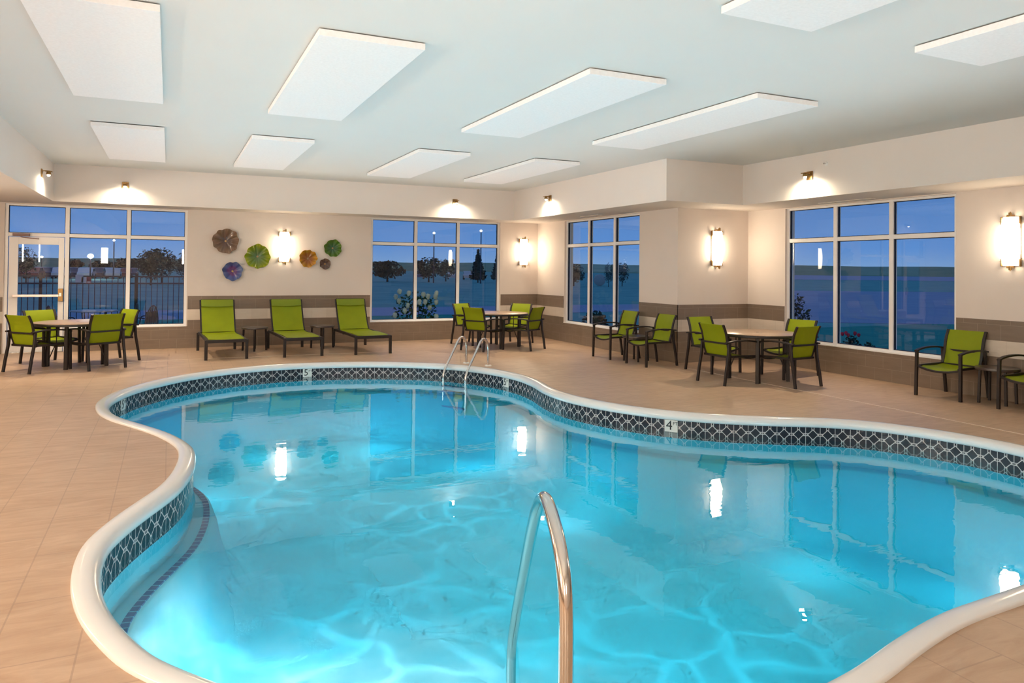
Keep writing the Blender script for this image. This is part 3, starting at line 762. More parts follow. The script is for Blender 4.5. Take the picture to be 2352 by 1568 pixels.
dup(t0, (*TR, 0), R(-133.8), 'round brown table on the right in front of the short wall')

def make_side(label):
    t = thing('side_table', (0, 0, 0), 0, label, 'side table', 'small round dark side tables')
    bm = B(); add_lathe(bm, [(0, .448), (.228, .448), (.240, .446), (.242, .440), (.242, .418), (.236, .412), (0, .412)], 48); obj('tabletop', bm, 'side_top', t, smooth=35)
    for k in range(4):
        a = math.pi / 2 * k + math.pi / 4; c, s = math.cos(a), math.sin(a)
        bm = B(); add_tube(bm, [(.215 * c, .215 * s, 0), (.20 * c, .20 * s, .414)], 0, sq=(.030, .030)); obj('leg', bm, 'frame', t, smooth=35)
    return t
s0 = make_side('small dark round side table between the left and middle loungers'); s0.location = (1.505, 14.80, 0); s0.rotation_euler = (0, 0, R(38))
dup(s0, (2.79, 14.84, 0), R(40), 'small dark round side table between the middle and right loungers')
dup(s0, (7.56, 10.86, 0), R(20), 'small dark round side table between the two chairs facing the pool')
dup(s0, (9.36, 5.67, 0), R(10), 'small dark round side table at the right edge between two chairs')

# ------------------------------------------------------------------ loungers (local: foot edge at y=0, head towards +y)
def make_lounger(label):
    t = thing('chaise_lounge', (0, 0, 0), 0, label, 'lounger', 'green sling chaise loungers')
    W = 0.335
    bm = B()
    for s in (-1, 1): add_tube(bm, smooth_path([(s * (W - .02), 0.0, .318), (s * (W - .02), .12, .325), (s * (W - .022), .7, .335), (s * (W - .022), 1.3, .338), (s * (W - .022), 1.62, .335)], 2), 0, sq=(.036, .05))
    add_tube(bm, [(-W, 0.0, .316), (W, 0.0, .316)], 0, sq=(.04, .055)); add_tube(bm, [(-W + .02, 1.62, .335), (W - .02, 1.62, .335)], 0, sq=(.036, .045)); add_tube(bm, [(-W + .02, .98, .31), (W - .02, .98, .31)], 0, sq=(.025, .03))
    obj('frame', bm, 'frame', t, smooth=35)
    for x, y in ((-W, 0), (W, 0), (-W, 1.62), (W, 1.62)):
        bm = B(); add_tube(bm, [(x * .985, y, 0), (x * .985, y, .338)], 0, sq=(.048, .048), up=(0, 1, 0)); obj('leg', bm, 'frame', t, smooth=35)
    bm = B(); pr = smooth_path([(0, .03, .352), (0, .25, .362), (0, .7, .362), (0, 1.10, .352), (0, 1.30, .372)], 3)
    sheet(bm, [[(x * .29, p.y, p.z - .01 * (1 - x * x)) for x in (-1, -.5, 0, .5, 1)] for p in pr], .008); obj('seat', bm, 'sling', t, smooth=60)
    bp = smooth_path([(0, 1.30, .372), (0, 1.40, .50), (0, 1.50, .68), (0, 1.585, .84), (0, 1.64, .955)], 3)
    bm = B(); sheet(bm, [[(x * .285, p.y - .004 + .012 * (1 - x * x), p.z) for x in (-1, -.5, 0, .5, 1)] for p in bp], .008); bk = obj('backrest', bm, 'sling', t, smooth=60)
    for s in (-1, 1):
        bm = B(); add_tube(bm, [(s * .297, p.y, p.z) for p in bp], 0, sq=(.018, .034), up=(1, 0, 0)); obj('back_frame', bm, 'frame', t, smooth=35)
    bm = B(); add_tube(bm, [(-.29, 1.648, .962), (.29, 1.648, .962)], .010, 8); obj('back_frame', bm, 'frame', t, smooth=50)
    bm = B(); hp = bp[-4:]
    sheet(bm, [[(x * .283, p.y - .022 - .012 * math.sin(math.pi * k / 3), p.z - (.012 * (1 - x * x) if k == 0 else 0)) for x in (-1, -.5, 0, .5, 1)] for k, p in enumerate(hp)], .016); obj('headrest', bm, 'sling_dark', t, smooth=60)
    bm = B()
    for s in (-.16, .16): add_tube(bm, [(s, 1.50, .66), (s, 1.60, .345)], .009, 8)
    obj('back_prop', bm, 'frame', t, smooth=50)
    return t
l0 = make_lounger('green chaise lounger on the left, nearest the glazed door'); l0.location = (0.917, 13.50, 0); l0.rotation_euler = (0, 0, R(2.6))
dup(l0, (2.203, 13.46, 0), R(3.2), 'green chaise lounger in the middle of three, under the wall sconce')
dup(l0, (3.465, 13.43, 0), R(2.8), 'green chaise lounger on the right, next to the flowered window')

# ------------------------------------------------------------------ pool rails
def fillet_tube(pts, r, seg=14, sub=6): 
    bm = B(); add_tube(bm, smooth_path(pts, sub), r, seg); return bm
t = thing('pool_handrail', (1.15, 2.02, 0), 0, 'curved stainless steel handrail in the foreground, leading down into the water', 'handrail')
o_ = Vector((1.15, 2.02, 0))
pts = [Vector(p) - o_ for p in [(1.150, 2.020, 0.0), (1.150, 2.020, .30), (1.150, 2.022, .50), (1.158, 2.050, .615), (1.178, 2.125, .705), (1.212, 2.245, .762), (1.252, 2.365, .768), (1.300, 2.500, .705), (1.348, 2.643, .575), (1.430, 2.886, .285), (1.528, 3.177, -.085), (1.580, 3.320, -.28), (1.592, 3.350, -.42), (1.595, 3.355, -.8), (1.595, 3.355, -1.15)]]
obj('rail', fillet_tube(pts, .024, 20, 6), 'chrome', t, smooth=60)
bm = B(); add_lathe(bm, [(.0245, .022), (.05, .018), (.062, .004), (.062, 0), (.0, 0)], 28); obj('base_flange', bm, 'chrome', t, smooth=50)

t = thing('pool_ladder', (4.598, 11.58, 0), 0, 'pair of steel ladder rails at the far edge of the pool', 'pool ladder')
b1, b2 = Vector((4.598, 11.581, 0)), Vector((4.812, 11.142, 0)); dd = Vector((-.53, -.33, 0)); o_ = Vector((4.598, 11.58, 0))
for b in (b1, b2):
    p = lambda k, z: b - o_ + dd * k + Vector((0, 0, z))
    obj('rail', fillet_tube([p(0, 0), p(0, .2), p(.01, .31), p(.09, .415), p(.22, .455), p(.36, .415), p(.52, .29), p(.78, .09), p(.93, -.03), p(1.0, -.14), p(1.0, -.3), p(1.0, -.95)], .020, 14, 4), 'chrome_far', t, smooth=60)
    bm = B(); add_lathe(bm, [(.021, .02), (.05, .016), (.058, .003), (.058, 0), (0, 0)], 20, tuple(b - o_)); obj('base_flange', bm, 'plastic_white', t, smooth=50)
for z in (-.30, -.38, -.62, -.86):
    bm = B(); a, c = b1 - o_ + dd, b2 - o_ + dd; a.z = c.z = z
    add_tube(bm, [a, c], 0, sq=(.09, .022)); obj('step', bm, simple('ladder_step_blue', (.03, .22, .40), .4, noise=.05), t, smooth=35)

# ------------------------------------------------------------------ depth markers on the tile band
MAT['marker'] = simple('white_marker_tile', (.72, .70, .66), .2, noise=.03); MAT['ink'] = simple('black_ink', (.006, .006, .008), .3, noise=.1)
def text_mesh(s, size):
    cu = bpy.data.curves.new('numeral', 'FONT'); cu.body = s; cu.size = size; cu.align_x = 'CENTER'; cu.align_y = 'CENTER'; cu.extrude = .0006
    o = bpy.data.objects.new('numeral', cu); COL.objects.link(o)
    dg = bpy.context.evaluated_depsgraph_get(); me = bpy.data.meshes.new_from_object(o.evaluated_get(dg))
    bpy.data.objects.remove(o); bpy.data.curves.remove(cu); return me
def marker(pt, num, label):
    P_ = inset(COPW + .004, 0); d = [(Vector((p.x, p.y, 0)) - Vector((*pt, 0))).length for p in P_]; i = d.index(min(d))
    n = NRM[i]; p = P_[i]; ang = math.atan2(n.y, n.x)
    t = thing('depth_marker_tile', (p.x, p.y, -.132), ang + math.pi / 2, label, 'depth marker')
    bm = B(); box2(bm, (-.072, -.008, -.066), (.072, 0.0, .066), .002); obj('tile', bm, 'marker', t)
    for s, sz, x, z in ((num, .15, -.022, .004), ('FT', .052, .046, .03)):
        me = text_mesh(s, sz); me.transform(Matrix.Translation((x, -.0095, z)) @ Matrix.Rotation(R(90), 4, 'X')); me.materials.append(MAT['ink'])
        o = bpy.data.objects.new('numeral' if s == num else 'unit_lettering', me); COL.objects.link(o); o.parent = t
marker((2.05, 12.28), '5', 'white depth tile reading 5 at the far edge of the pool, middle')
marker((4.73, 10.20), '5', 'white depth tile reading 5 at the right of the pool ladder')
marker((-0.50, 10.32), '5', 'white depth tile reading 5 at the left end of the pool')
marker((5.12, 6.62), '4', 'white depth tile reading 4 FT below the pair of chairs')

# ------------------------------------------------------------------ outside
def at(x, y, Y):
    a = (x - 1176) / FPX; b = (y - 784 - SHY) / FPX
    return EYE + (cF + cR * a - cU * b) * Y
GZ = -0.15
def m_ground(name, a, b, scale, st=(1, 1, 1)):
    m, nt, out = new_mat(name); g = N(nt, 'NewGeometry'); mp = N(nt, 'Mapping'); mp.inputs['Scale'].default_value = st; L(nt, g.outputs['Position'], mp.inputs[0])
    nz = N(nt, 'TexNoise', Scale=scale, Detail=6.0); L(nt, mp.outputs[0], nz.inputs['Vector']); bsdf(nt, out, mix(nt, nz.outputs['Fac'], a, b), .9, spec=.1); return m
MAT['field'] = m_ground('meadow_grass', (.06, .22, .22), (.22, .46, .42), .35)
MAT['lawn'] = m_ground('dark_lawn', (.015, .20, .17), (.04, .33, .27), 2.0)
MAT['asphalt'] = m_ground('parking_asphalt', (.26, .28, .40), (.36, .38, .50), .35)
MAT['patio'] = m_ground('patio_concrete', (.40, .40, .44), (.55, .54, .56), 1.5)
MAT['berm'] = m_ground('dry_grass_bank', (.15, .21, .13), (.28, .34, .22), .05)
def slab(name, quad, z, mat, label, h=0.02):
    bm = B(); lo = [bm.verts.new((x, y, z - h)) for x, y in quad]; hi = [bm.verts.new((x, y, z)) for x, y in quad]
    bm.faces.new(hi); n = len(quad)
    for i in range(n): bm.faces.new((lo[i], lo[(i + 1) % n], hi[(i + 1) % n], hi[i]))
    return struct(name, bm, mat, label=label)
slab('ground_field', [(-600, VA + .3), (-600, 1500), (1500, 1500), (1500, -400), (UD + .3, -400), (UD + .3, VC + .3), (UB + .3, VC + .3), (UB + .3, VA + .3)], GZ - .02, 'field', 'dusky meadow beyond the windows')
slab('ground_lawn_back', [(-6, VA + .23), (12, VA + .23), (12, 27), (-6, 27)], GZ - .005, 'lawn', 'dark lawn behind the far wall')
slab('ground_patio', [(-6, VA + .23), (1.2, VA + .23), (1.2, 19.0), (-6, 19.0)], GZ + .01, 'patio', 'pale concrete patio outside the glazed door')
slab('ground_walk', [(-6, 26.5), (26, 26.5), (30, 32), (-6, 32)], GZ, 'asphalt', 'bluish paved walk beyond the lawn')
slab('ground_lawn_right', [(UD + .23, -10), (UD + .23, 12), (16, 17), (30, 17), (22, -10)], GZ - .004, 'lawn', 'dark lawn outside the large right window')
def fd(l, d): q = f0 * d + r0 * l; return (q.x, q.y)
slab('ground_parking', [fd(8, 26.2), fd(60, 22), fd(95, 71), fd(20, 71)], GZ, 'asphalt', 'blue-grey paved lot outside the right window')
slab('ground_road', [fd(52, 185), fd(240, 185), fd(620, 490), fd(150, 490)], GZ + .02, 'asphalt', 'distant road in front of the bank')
bm = B(); rows = []
for s in range(-10, 46):
    ang = R(-4 + s * 2.2); rr = []
    for d, z in ((520, GZ - .2), (560, 3.6), (640, 7.0 + .3 * math.sin(s * 1.7) + .25 * math.sin(s * .6)), (760, 2.0)): rr.append((d * math.sin(ang), d * math.cos(ang), z))
    rows.append(rr)
sheet(bm, rows); struct('ground_bank', bm, 'berm', label='long olive bank on the horizon')

# foliage
def m_leaf(name, a, b):
    m, nt, out = new_mat(name); o = N(nt, 'NewGeometry'); nz = N(nt, 'TexNoise', Scale=2.5, Detail=3.0); L(nt, o.outputs['Position'], nz.inputs['Vector'])
    bsdf(nt, out, mix(nt, nz.outputs['Fac'], a, b), .7, spec=.2); return m
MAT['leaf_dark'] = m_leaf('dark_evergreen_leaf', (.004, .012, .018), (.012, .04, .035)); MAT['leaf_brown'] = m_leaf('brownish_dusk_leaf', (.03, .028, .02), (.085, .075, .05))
MAT['leaf_green'] = m_leaf('broad_green_leaf', (.01, .035, .012), (.04, .10, .03)); MAT['bark'] = simple('tree_bark', (.03, .022, .018), .9, noise=.2)
MAT['bloom_white'] = simple('cream_blossom', (.62, .66, .50), .8, noise=.15, nscale=30); MAT['bloom_red'] = simple('crimson_blossom', (.38, .01, .06), .6, noise=.2, nscale=30)
def leaves(bm, c, rad, n, size, rnd, cone=False):
    for _ in range(n):
        while True:
            v = Vector((rnd.uniform(-1, 1), rnd.uniform(-1, 1), rnd.uniform(-1, 1)))
            if v.length <= 1 and (v.length > .35): break
        if cone:
            k = rnd.random() ** .6; a = rnd.uniform(0, 6.283); layer = 1 - .35 * ((k * 7) % 1); q = rnd.random() ** .5
            v = Vector((math.cos(a) * k * q * layer, math.sin(a) * k * q * layer, 1 - 2 * k))
        p = Vector(c) + Vector((v.x * rad[0], v.y * rad[1], v.z * rad[2]))
        d1 = Vector((rnd.uniform(-1, 1), rnd.uniform(-1, 1), rnd.uniform(-.6, .6))).normalized(); d2 = d1.cross(Vector((rnd.uniform(-1, 1), rnd.uniform(-1, 1), rnd.uniform(-1, 1)))).normalized()
        s = size * rnd.uniform(.6, 1.3)
        vs = [bm.verts.new(p + d1 * s), bm.verts.new(p + d2 * s * .5), bm.verts.new(p - d1 * s), bm.verts.new(p - d2 * s * .5)]; bm.faces.new(vs)
def tree_(name, x, ybase_z, ytop, Y, w, mat, label, cone=False, seed=1, group=None):
    """tree standing at distance Y on photo column x; w = width in metres"""
    rnd = random.Random(seed); p = at(x, 620, Y); top = at(x, ytop, Y).z; h = top - GZ
    t = thing(name, (p.x, p.y, GZ), 0, label, 'tree', group)
    bm = B()
    if cone: leaves(bm, (0, 0, h * .56), (w / 2, w / 2, h * .46), 900, w * .09, rnd, True)
    else:
        leaves(bm, (0, 0, h * .55), (w / 2, w / 2, h * .42), 500, w * .055, rnd)
        for _ in range(7): leaves(bm, (rnd.uniform(-.33, .33) * w, rnd.uniform(-.3, .3) * w, h * rnd.uniform(.35, .8)), (w * .2, w * .2, h * .17), 130, w * .05, rnd)
    obj('foliage', bm, mat, t)
    bm = B(); add_tube(bm, [(0, 0, 0), (0, 0, h * .5)], [w * .035, w * .02], 8); obj('trunk', bm, 'bark', t)
G_ = 'trees beyond the far windows'
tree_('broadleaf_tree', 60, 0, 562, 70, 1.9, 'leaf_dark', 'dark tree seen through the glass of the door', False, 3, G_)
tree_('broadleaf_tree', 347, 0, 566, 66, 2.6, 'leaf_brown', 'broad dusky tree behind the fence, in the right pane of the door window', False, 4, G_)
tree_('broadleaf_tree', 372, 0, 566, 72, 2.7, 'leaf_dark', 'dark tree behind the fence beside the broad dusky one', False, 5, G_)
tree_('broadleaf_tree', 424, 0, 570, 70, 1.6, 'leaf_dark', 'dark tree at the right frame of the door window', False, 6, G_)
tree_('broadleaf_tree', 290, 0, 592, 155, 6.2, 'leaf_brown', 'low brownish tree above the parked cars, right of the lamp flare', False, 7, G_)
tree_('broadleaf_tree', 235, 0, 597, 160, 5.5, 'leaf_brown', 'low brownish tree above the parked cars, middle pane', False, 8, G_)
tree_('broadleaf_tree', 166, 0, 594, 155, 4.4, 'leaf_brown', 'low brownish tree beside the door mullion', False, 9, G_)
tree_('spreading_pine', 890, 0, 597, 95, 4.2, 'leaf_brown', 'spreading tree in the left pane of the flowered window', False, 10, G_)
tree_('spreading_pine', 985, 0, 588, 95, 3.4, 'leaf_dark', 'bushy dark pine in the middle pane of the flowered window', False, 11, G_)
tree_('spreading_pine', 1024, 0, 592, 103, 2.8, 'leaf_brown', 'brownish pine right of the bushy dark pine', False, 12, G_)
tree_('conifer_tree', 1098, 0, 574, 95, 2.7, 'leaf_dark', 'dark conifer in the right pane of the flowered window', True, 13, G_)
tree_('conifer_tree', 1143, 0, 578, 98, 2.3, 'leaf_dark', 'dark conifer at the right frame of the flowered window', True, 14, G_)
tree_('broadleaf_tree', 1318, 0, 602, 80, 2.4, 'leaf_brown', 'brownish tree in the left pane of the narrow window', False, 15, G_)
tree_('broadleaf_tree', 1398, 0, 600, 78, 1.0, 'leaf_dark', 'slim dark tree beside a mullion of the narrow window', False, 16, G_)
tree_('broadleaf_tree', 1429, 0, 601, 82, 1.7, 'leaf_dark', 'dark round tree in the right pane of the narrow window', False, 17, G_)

# shrubs close to the windows
def shrub(name, x, ytop, Y, w, mat, label, cat, bloom=None, nb=0, seed=1, leaf=.05, spots=None):
    rnd = random.Random(seed); p = at(x, 640, Y); h = at(x, ytop, Y).z - GZ
    t = thing(name, (p.x, p.y, GZ), 0, label, cat)
    bm = B(); leaves(bm, (0, 0, h * .5), (w / 2, w / 2, h * .5), 700, leaf, rnd); obj('foliage', bm, mat, t)
    bm = B()
    for _ in range(6): add_tube(bm, [(0, 0, 0), (rnd.uniform(-.25, .25) * w, rnd.uniform(-.25, .25) * w, h * .7)], .008, 5)
    obj('stem', bm, 'bark', t)
    for k, (dx, dz, r) in enumerate(spots or []):
        b = B(); rr = r
        bmesh.ops.create_icosphere(b, subdivisions=2, radius=1)
        for v in b.verts:
            n = v.co.copy(); q = 1 + rnd.uniform(-.16, .16); v.co = Vector((n.x * rr * q, n.y * rr * q, n.z * rr * 1.35 * q * (1 - .25 * n.z)))
        side = cR * dx; bmesh.ops.translate(b, verts=b.verts, vec=side - f0 * (w * .36 if (k % 3) else w * .2) + Vector((0, 0, dz)))
        obj('flower_head', b, bloom, t, smooth=60)
Yh = 17.9
hp = [(x, y) for x, y in ((907, 680), (918, 668), (940, 672), (971, 676), (984, 679), (1003, 673), (999, 680), (978, 692), (964, 692), (1001, 694), (938, 700), (931, 712), (986, 706), (908, 722), (1003, 726), (914, 690))]
c_ = at(957, 640, Yh)
shrub('hydrangea_bush', 957, 668, Yh, 1.15, 'leaf_green', 'white-flowered hydrangea bush outside the far window', 'shrub', 'bloom_white', seed=21,
      spots=[((at(x, y, Yh - .4) - c_).dot(cR), at(x, y, Yh - .4).z - GZ, .055) for x, y in hp])
shrub('leafy_shrub', 1366, 712, 16.9, .66, 'leaf_dark', 'dark shrub outside the narrow window', 'shrub', seed=22)
shrub('leafy_shrub', 1826, 672, 13.6, .62, 'leaf_dark', 'dark feathery shrub at the left frame of the large right window', 'shrub', seed=23, leaf=.045)
c_ = at(1955, 640, 12.6)
shrub('rose_bush', 1955, 768, 12.6, .36, 'leaf_dark', 'dark rose bush with crimson blooms outside the large right window', 'shrub', 'bloom_red', seed=24, leaf=.03,
      spots=[((at(x, y, 12.5) - c_).dot(cR), at(x, y, 12.5).z - GZ, .028) for x, y in ((1937, 766), (1942, 763), (1947, 768), (1966, 765), (1971, 768))])
shrub('leafy_shrub', 1997, 784, 12.3, .28, 'leaf_dark', 'small dark plant right of the rose bush', 'shrub', seed=25, leaf=.03)

# fence
t = thing('metal_fence', (0, 20.0, GZ), 0, 'dark metal picket fence outside the glazed door', 'fence')
MAT['iron'] = simple('dark_blue_iron', (.012, .014, .03), .5, noise=.1)
bm = B()
for z in (1.47, 1.30, .12): box2(bm, (-5.0, -.015, z), (0.9, .015, z + .035))
obj('rail', bm, 'iron', t)
bm = B(); box2(bm, (-.008, -.008, 0.05), (.008, .008, 1.50)); p0 = obj('picket', bm, 'iron', t)
xs = [-4.9 + .122 * k for k in range(48)]
p0.location = (xs[0], 0, 0)
for x in xs[1:]:
    c = p0.copy(); COL.objects.link(c); c.location = (x, 0, 0)
bm = B(); box2(bm, (-.03, -.03, 0), (.03, .03, 1.56)); p1 = obj('post', bm, simple('rusty_post', (.04, .02, .02), .6, noise=.2), t); p1.location = (-.716, 0, 0)
for x in (-2.7, -4.7, .85):
    c = p1.copy(); COL.objects.link(c); c.location = (x, 0, 0)
MAT['sign'] = simple('sign_white', (.55, .50, .55), .5, noise=.05); MAT['sign_red'] = simple('sign_red', (.35, .03, .05), .5, noise=.05)
for k, (x, y, w, h, m_, lab) in enumerate(((182, 640, .16, .18, 'sign', 'pale notice board on the fence, leftmost'), (193, 643, .11, .14, 'sign', 'pale notice board on the fence, middle'), (204, 643, .10, .15, 'sign_red', 'red and white notice board on the fence'))):
    p = at(x, y, 18.3); sc = (19.95) / p.y; u_ = p.x * sc; z_ = EYE.z + (p.z - EYE.z) * sc
    tt = thing('notice_board', (u_, 19.97, z_), 0, lab, 'sign')
    bm = B(); box2(bm, (-w / 2, -.006, -h / 2), (w / 2, 0, h / 2)); obj('board', bm, 'sign' if m_ == 'sign' else m_, tt)
    if m_ == 'sign_red':
        bm = B(); box2(bm, (-w * .35, -.009, -h * .42), (w * .35, -.0065, -h * .22)); obj('white_stripe', bm, 'sign', tt)

# patio table and chairs
t = thing('patio_table', (-1.42, 17.75, GZ), 0, 'round pale patio table outside the window', 'table')
bm = B(); add_lathe(bm, [(0, .80), (.44, .80), (.45, .79), (.44, .775), (0, .775)], 32); obj('tabletop', bm, simple('pale_patio_top', (.32, .33, .38), .35, noise=.1), t, smooth=40)
for k in range(4):
    a = R(45 + 90 * k); bm = B(); add_tube(bm, [(.36 * math.cos(a), .36 * math.sin(a), 0), (.25 * math.cos(a), .25 * math.sin(a), .4), (.30 * math.cos(a), .30 * math.sin(a), .78)], .012, 8); obj('leg', bm, 'iron', t)
def make_patio(label):
    t = thing('patio_chair', (0, 0, GZ), 0, label, 'chair', 'dark metal patio chairs outside')
    bm = B(); add_lathe(bm, [(0, .44), (.21, .44), (.22, .43), (.21, .42), (0, .42)], 20); obj('seat', bm, 'iron', t, smooth=40)
    bm = B(); arc_ = [(.24 * math.cos(a), -.20 - .04 * math.sin(a), .46 + .46 * math.sin(a)) for a in [math.pi * k / 14 for k in range(15)]]
    add_tube(bm, arc_, .013, 8)
    for k in range(5):
        x = -.16 + .08 * k; zt = .46 + .46 * math.sqrt(max(0, 1 - (x / .24) ** 2)); add_tube(bm, [(x, -.20, .44), (x, -.235, zt)], .012, 6)
    sheet(bm, [[(x * .2, -.205, z) for x in (-1, 1)] for z in (.55, .80)], .004)
    obj('backrest', bm, 'iron', t, smooth=50)
    for sx in (-1, 1):
        for sy in (-1, 1):
            bm = B(); add_tube(bm, [(sx * .20, sy * .20, 0), (sx * .17, sy * .17, .43)], .012, 8); obj('leg', bm, 'iron', t)
        bm = B(); add_tube(bm, smooth_path([(sx * .23, -.2, .66), (sx * .26, 0, .68), (sx * .25, .17, .66), (sx * .2, .19, .44)]), .012, 8); obj('armrest', bm, 'iron', t)
    return t
pc = make_patio('dark round-backed patio chair left of the pale outdoor table'); pc.location = (-1.98, 17.45, GZ); pc.rotation_euler = (0, 0, R(-70))
dup(pc, (-0.86, 18.0, GZ), R(100), 'dark round-backed patio chair right of the pale outdoor table')
dup(pc, (-0.50, 17.15, GZ), R(60), 'dark round-backed patio chair in front of the post, in the right pane')

# lamp posts
def lamp_post(x, yl, Y, label, bright, r=.16):
    p = at(x, yl, Y); t = thing('lamp_post', (p.x, p.y, GZ), 0, label, 'street lamp')
    bm = B(); add_tube(bm, [(0, 0, 0), (0, 0, p.z - GZ)], [.09, .06], 8); obj('pole', bm, 'iron', t)
    bm = B(); add_lathe(bm, [(0, r * .8), (r * .6, r * .6), (r, 0), (r * .6, -r * .6), (0, -r * .8)], 12, (0, 0, p.z - GZ)); obj('lamp_head', bm, emit('lamp_glow', (1, .92, .78), bright), t, smooth=60)
lamp_post(208, 588, 90, 'bright street lamp flaring above the parked cars', 90, .36)
lamp_post(262, 552, 92, 'tall street lamp right of the flaring one', 3, .16)
lamp_post(96, 590, 110, 'street lamp seen through the door glass', 6, .2)
lamp_post(997, 535, 90, 'tall street lamp in the middle pane of the flowered window', 1.2, .2)
lamp_post(1105, 530, 90, 'tall street lamp in the right pane of the flowered window', 1.2, .2)

# parked cars
def m_paint(c): return simple('car_paint', c, .3, .2, noise=.02)
cols = [(.5, .5, .55), (.06, .08, .12), (.45, .43, .45), (.25, .04, .05), (.65, .65, .68), (.10, .12, .2)]
paints = [m_paint(c) for c in cols]
MAT['car_glass'] = simple('car_glass', (.02, .03, .05), .1, noise=.05)
def make_car(label):
    t = thing('parked_car', (0, 0, 0), 0, label, 'car', 'cars parked in the distant lot')
    bm = B(); prof = [(-2.1, .3), (-2.15, .7), (-1.5, .85), (-.9, 1.38), (.7, 1.42), (1.4, .95), (2.05, .85), (2.15, .35)]
    rows = [[(x, y, z) for x, z in prof] for y in (-.85, .85)]; vs = [[bm.verts.new(p) for p in r] for r in rows]
    bm.faces.new(vs[0]); bm.faces.new(vs[1][::-1]); n = len(prof)
    for i in range(n): bm.faces.new((vs[0][i], vs[0][(i + 1) % n], vs[1][(i + 1) % n], vs[1][i]))
    obj('body', bm, paints[0], t)
    bm = B(); pr = [(-1.3, .92), (-.85, 1.3), (.65, 1.34), (1.15, .95)]
    for y in (-.86, .86): bm.faces.new([bm.verts.new((x, y, z)) for x, z in pr])
    obj('side_windows', bm, 'car_glass', t)
    for x in (-1.35, 1.35):
        for y in (-.8, .8):
            bm = B(); bmesh.ops.create_cone(bm, cap_ends=True, segments=12, radius1=.33, radius2=.33, depth=.2, matrix=Matrix.Translation((x, y, .33)) @ Matrix.Rotation(R(90), 4, 'X')); obj('wheel', bm, 'dark_rubber', t)
    return t
CARL = 'distant parked car in the lot beyond the fence'
car0 = make_car(CARL); ctree = [(c, kids(c)) for c in kids(car0)]
rnd = random.Random(5); pos = []
for row, yv in enumerate((112, 119.5, 127)):
    for k in range(8): pos.append((-28.5 + 3.1 * k + row * .8 + rnd.uniform(-.25, .25), yv + rnd.uniform(-.4, .4), CARL, 'cars parked in the distant lot', 88))
for x in (962, 1040, 1076):
    p = at(x, 634, 124); pos.append((p.x, p.y, 'distant parked car seen through the flowered window', 'cars beyond the flowered window', 70))
for i, (x, y, lab, g, hd) in enumerate(pos):
    if i == 0: c = car0; c.location = (x, y, GZ)
    else: c = dup(car0, (x, y, GZ), 0, lab, g, ctree)
    c.rotation_euler = (0, 0, R(hd + rnd.uniform(-2, 2)))
    for k in c.children:
        if k.name.startswith('body'):
            k.material_slots[0].link = 'OBJECT'; k.material_slots[0].material = paints[rnd.randrange(6)]
# hay bale
p = at(1377, 640, 84)
t = thing('hay_bale', (p.x, p.y, GZ), R(-30), 'round hay bale in the field behind the narrow window', 'hay bale')
bm = B(); bmesh.ops.create_cone(bm, cap_ends=True, segments=24, radius1=.66, radius2=.66, depth=1.2, matrix=Matrix.Translation((0, 0, .66)) @ Matrix.Rotation(R(90), 4, 'X')); bmesh.ops.bevel(bm, geom=bm.edges[:], offset=.03, segments=1, affect='EDGES'); obj('bale', bm, simple('hay', (.50, .42, .40), .9, noise=.2), t, smooth=50)

# ------------------------------------------------------------------ light
w = bpy.data.worlds.new('dusk_sky'); scene.world = w; w.use_nodes = True; nt = w.node_tree
for n in list(nt.nodes): nt.nodes.remove(n)
out = nt.nodes.new('ShaderNodeOutputWorld'); bg = nt.nodes.new('ShaderNodeBackground')
tc = nt.nodes.new('ShaderNodeTexCoord'); sp = nt.nodes.new('ShaderNodeSeparateXYZ'); L(nt, tc.outputs['Generated'], sp.inputs[0])
rp = nt.nodes.new('ShaderNodeValToRGB'); el = rp.color_ramp.elements; el[0].position = 0.0; el[0].color = (.20, .34, .58, 1); el[1].position = .5; el[1].color = (.08, .19, .42, 1)
e = el.new(.03); e.color = (.10, .25, .58, 1); e = el.new(.12); e.color = (.055, .17, .45, 1)
L(nt, sp.outputs[2], rp.inputs[0])
nz = nt.nodes.new('ShaderNodeTexNoise'); nz.inputs['Scale'].default_value = 3.0; nz.inputs['Detail'].default_value = 4
mp = nt.nodes.new('ShaderNodeMapping'); mp.inputs['Scale'].default_value = (1, 1, 9); L(nt, tc.outputs['Generated'], mp.inputs[0]); L(nt, mp.outputs[0], nz.inputs['Vector'])
L(nt, mix(nt, math_(nt, 'MULTIPLY', nz.outputs['Fac'], .18), rp.outputs[0], (.22, .25, .40)), bg.inputs[0]); bg.inputs[1].default_value = 0.8
L(nt, bg.outputs[0], out.inputs[0])

# sconce-shaped fill lights added on the unseen walls behind and beside the camera
def wall_glow(loc, to, e): light('wall_fill_light', 'AREA', loc, e, (1.0, .82, .62), to=to, shape='RECTANGLE', size=.24, size_y=.62)
for v_, e_ in ((1.2, 75), (4.4, 80), (8.2, 50), (11.8, 40)): wall_glow((UL + .15, v_, 2.0), (UL + 2, v_, 2.0), e_)
for u_, e_ in ((-2.4, 85), (0.6, 42)): wall_glow((u_, VN + .15, 2.0), (u_, VN + 2, 2.0), e_)
wall_glow((UD - .15, 1.6, 2.0), (UD - 2, 1.6, 2.0), 16)
# added fill light without a fixture, facing up to brighten the ceiling
light('ceiling_wash', 'AREA', (2.6, 6.6, 2.45), 128, (1.0, .98, .96), rot=(math.pi, 0, 0), shape='RECTANGLE', size=8.4, size_y=15.5)
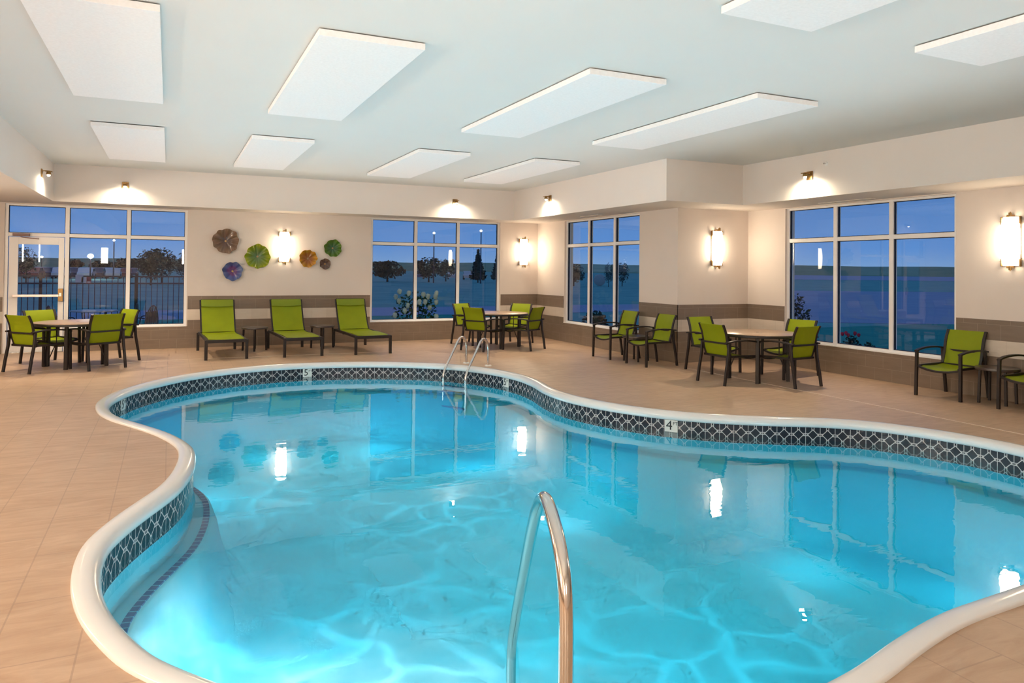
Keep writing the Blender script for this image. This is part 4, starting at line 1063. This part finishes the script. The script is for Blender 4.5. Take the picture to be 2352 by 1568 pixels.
# underwater lamps: wide floods added just below the surface, water caustics patterned into their beams
def flood(loc, energy, color, size=160, vein=2.2, sc=1.4):
    o = light('added_underwater_flood', 'SPOT', loc, energy, color, rot=(0, 0, 0), spot_size=R(size), spot_blend=1.0, shadow_soft_size=.02)
    d = o.data; d.use_nodes = True; nt = d.node_tree
    em = next(n for n in nt.nodes if n.type == 'EMISSION')
    tc = nt.nodes.new('ShaderNodeTexCoord'); sp = nt.nodes.new('ShaderNodeSeparateXYZ'); L(nt, tc.outputs['Normal'], sp.inputs[0])
    cz = math_(nt, 'MAXIMUM', math_(nt, 'ABSOLUTE', sp.outputs[2]), 0.17)
    c = nt.nodes.new('ShaderNodeCombineXYZ'); L(nt, math_(nt, 'DIVIDE', sp.outputs[0], cz), c.inputs[0]); L(nt, math_(nt, 'DIVIDE', sp.outputs[1], cz), c.inputs[1])
    nz = nt.nodes.new('ShaderNodeTexNoise'); nz.inputs['Scale'].default_value = 1.2; nz.inputs['Detail'].default_value = 2; L(nt, c.outputs[0], nz.inputs['Vector'])
    vm = nt.nodes.new('ShaderNodeVectorMath'); vm.operation = 'MULTIPLY_ADD'; L(nt, nz.outputs['Color'], vm.inputs[0]); vm.inputs[1].default_value = (.9, .9, 0); L(nt, c.outputs[0], vm.inputs[2])
    vo = nt.nodes.new('ShaderNodeTexVoronoi'); vo.feature = 'DISTANCE_TO_EDGE'; vo.inputs['Scale'].default_value = sc; L(nt, vm.outputs[0], vo.inputs['Vector'])
    ve = math_(nt, 'MULTIPLY', math_(nt, 'POWER', math_(nt, 'MAXIMUM', math_(nt, 'SUBTRACT', 1.0, math_(nt, 'MULTIPLY', vo.outputs['Distance'], 7.0)), 0.0), 3.0), vein)
    st = math_(nt, 'MULTIPLY', math_(nt, 'ADD', ve, 1.0), math_(nt, 'DIVIDE', 0.35, math_(nt, 'POWER', cz, 2.6)))
    L(nt, st, em.inputs['Strength'])
for loc, e_, c_ in (((0.70, 4.0, -.26), 95, (.95, .98, 1)), ((1.6, 3.0, -.26), 26, (.90, .97, 1)), ((3.6, 4.2, -.26), 17, (.8, .96, 1)), ((5.6, 3.9, -.26), 8, (.75, .95, 1)), ((0.9, 9.3, -.26), 18, (.8, .96, 1)), ((2.9, 8.2, -.26), 17, (.8, .96, 1)), ((2.0, 6.2, -.26), 10, (.8, .96, 1)), ((2.6, 10.8, -.26), 22, (.8, .96, 1))):
    flood(loc, e_, c_)
for loc, e_ in (((0.45, 3.75, -.62), 10), ((0.55, 5.1, -.62), 7), ((0.35, 9.4, -.7), 7), ((1.3, 11.1, -.7), 7), ((2.9, 11.0, -.7), 7), ((3.9, 9.4, -.7), 8), ((3.9, 7.0, -.7), 7), ((5.4, 5.0, -.7), 6), ((6.2, 4.0, -.7), 5)):
    light('underwater_glow', 'POINT', loc, e_, (.86, .97, 1), shadow_soft_size=.2)  # unseen fill points added to brighten the pool walls

scene.view_settings.view_transform = 'Standard'
scene.view_settings.look = 'None'
scene.view_settings.exposure = 0.52
cy = scene.cycles
cy.max_bounces = 5; cy.diffuse_bounces = 3; cy.glossy_bounces = 3; cy.transparent_max_bounces = 10
cy.use_adaptive_sampling = True; cy.adaptive_threshold = 0.12; cy.adaptive_min_samples = 8
cy.sample_clamp_indirect = 6.0; cy.caustics_reflective = False; cy.caustics_refractive = False
cy.use_denoising = True
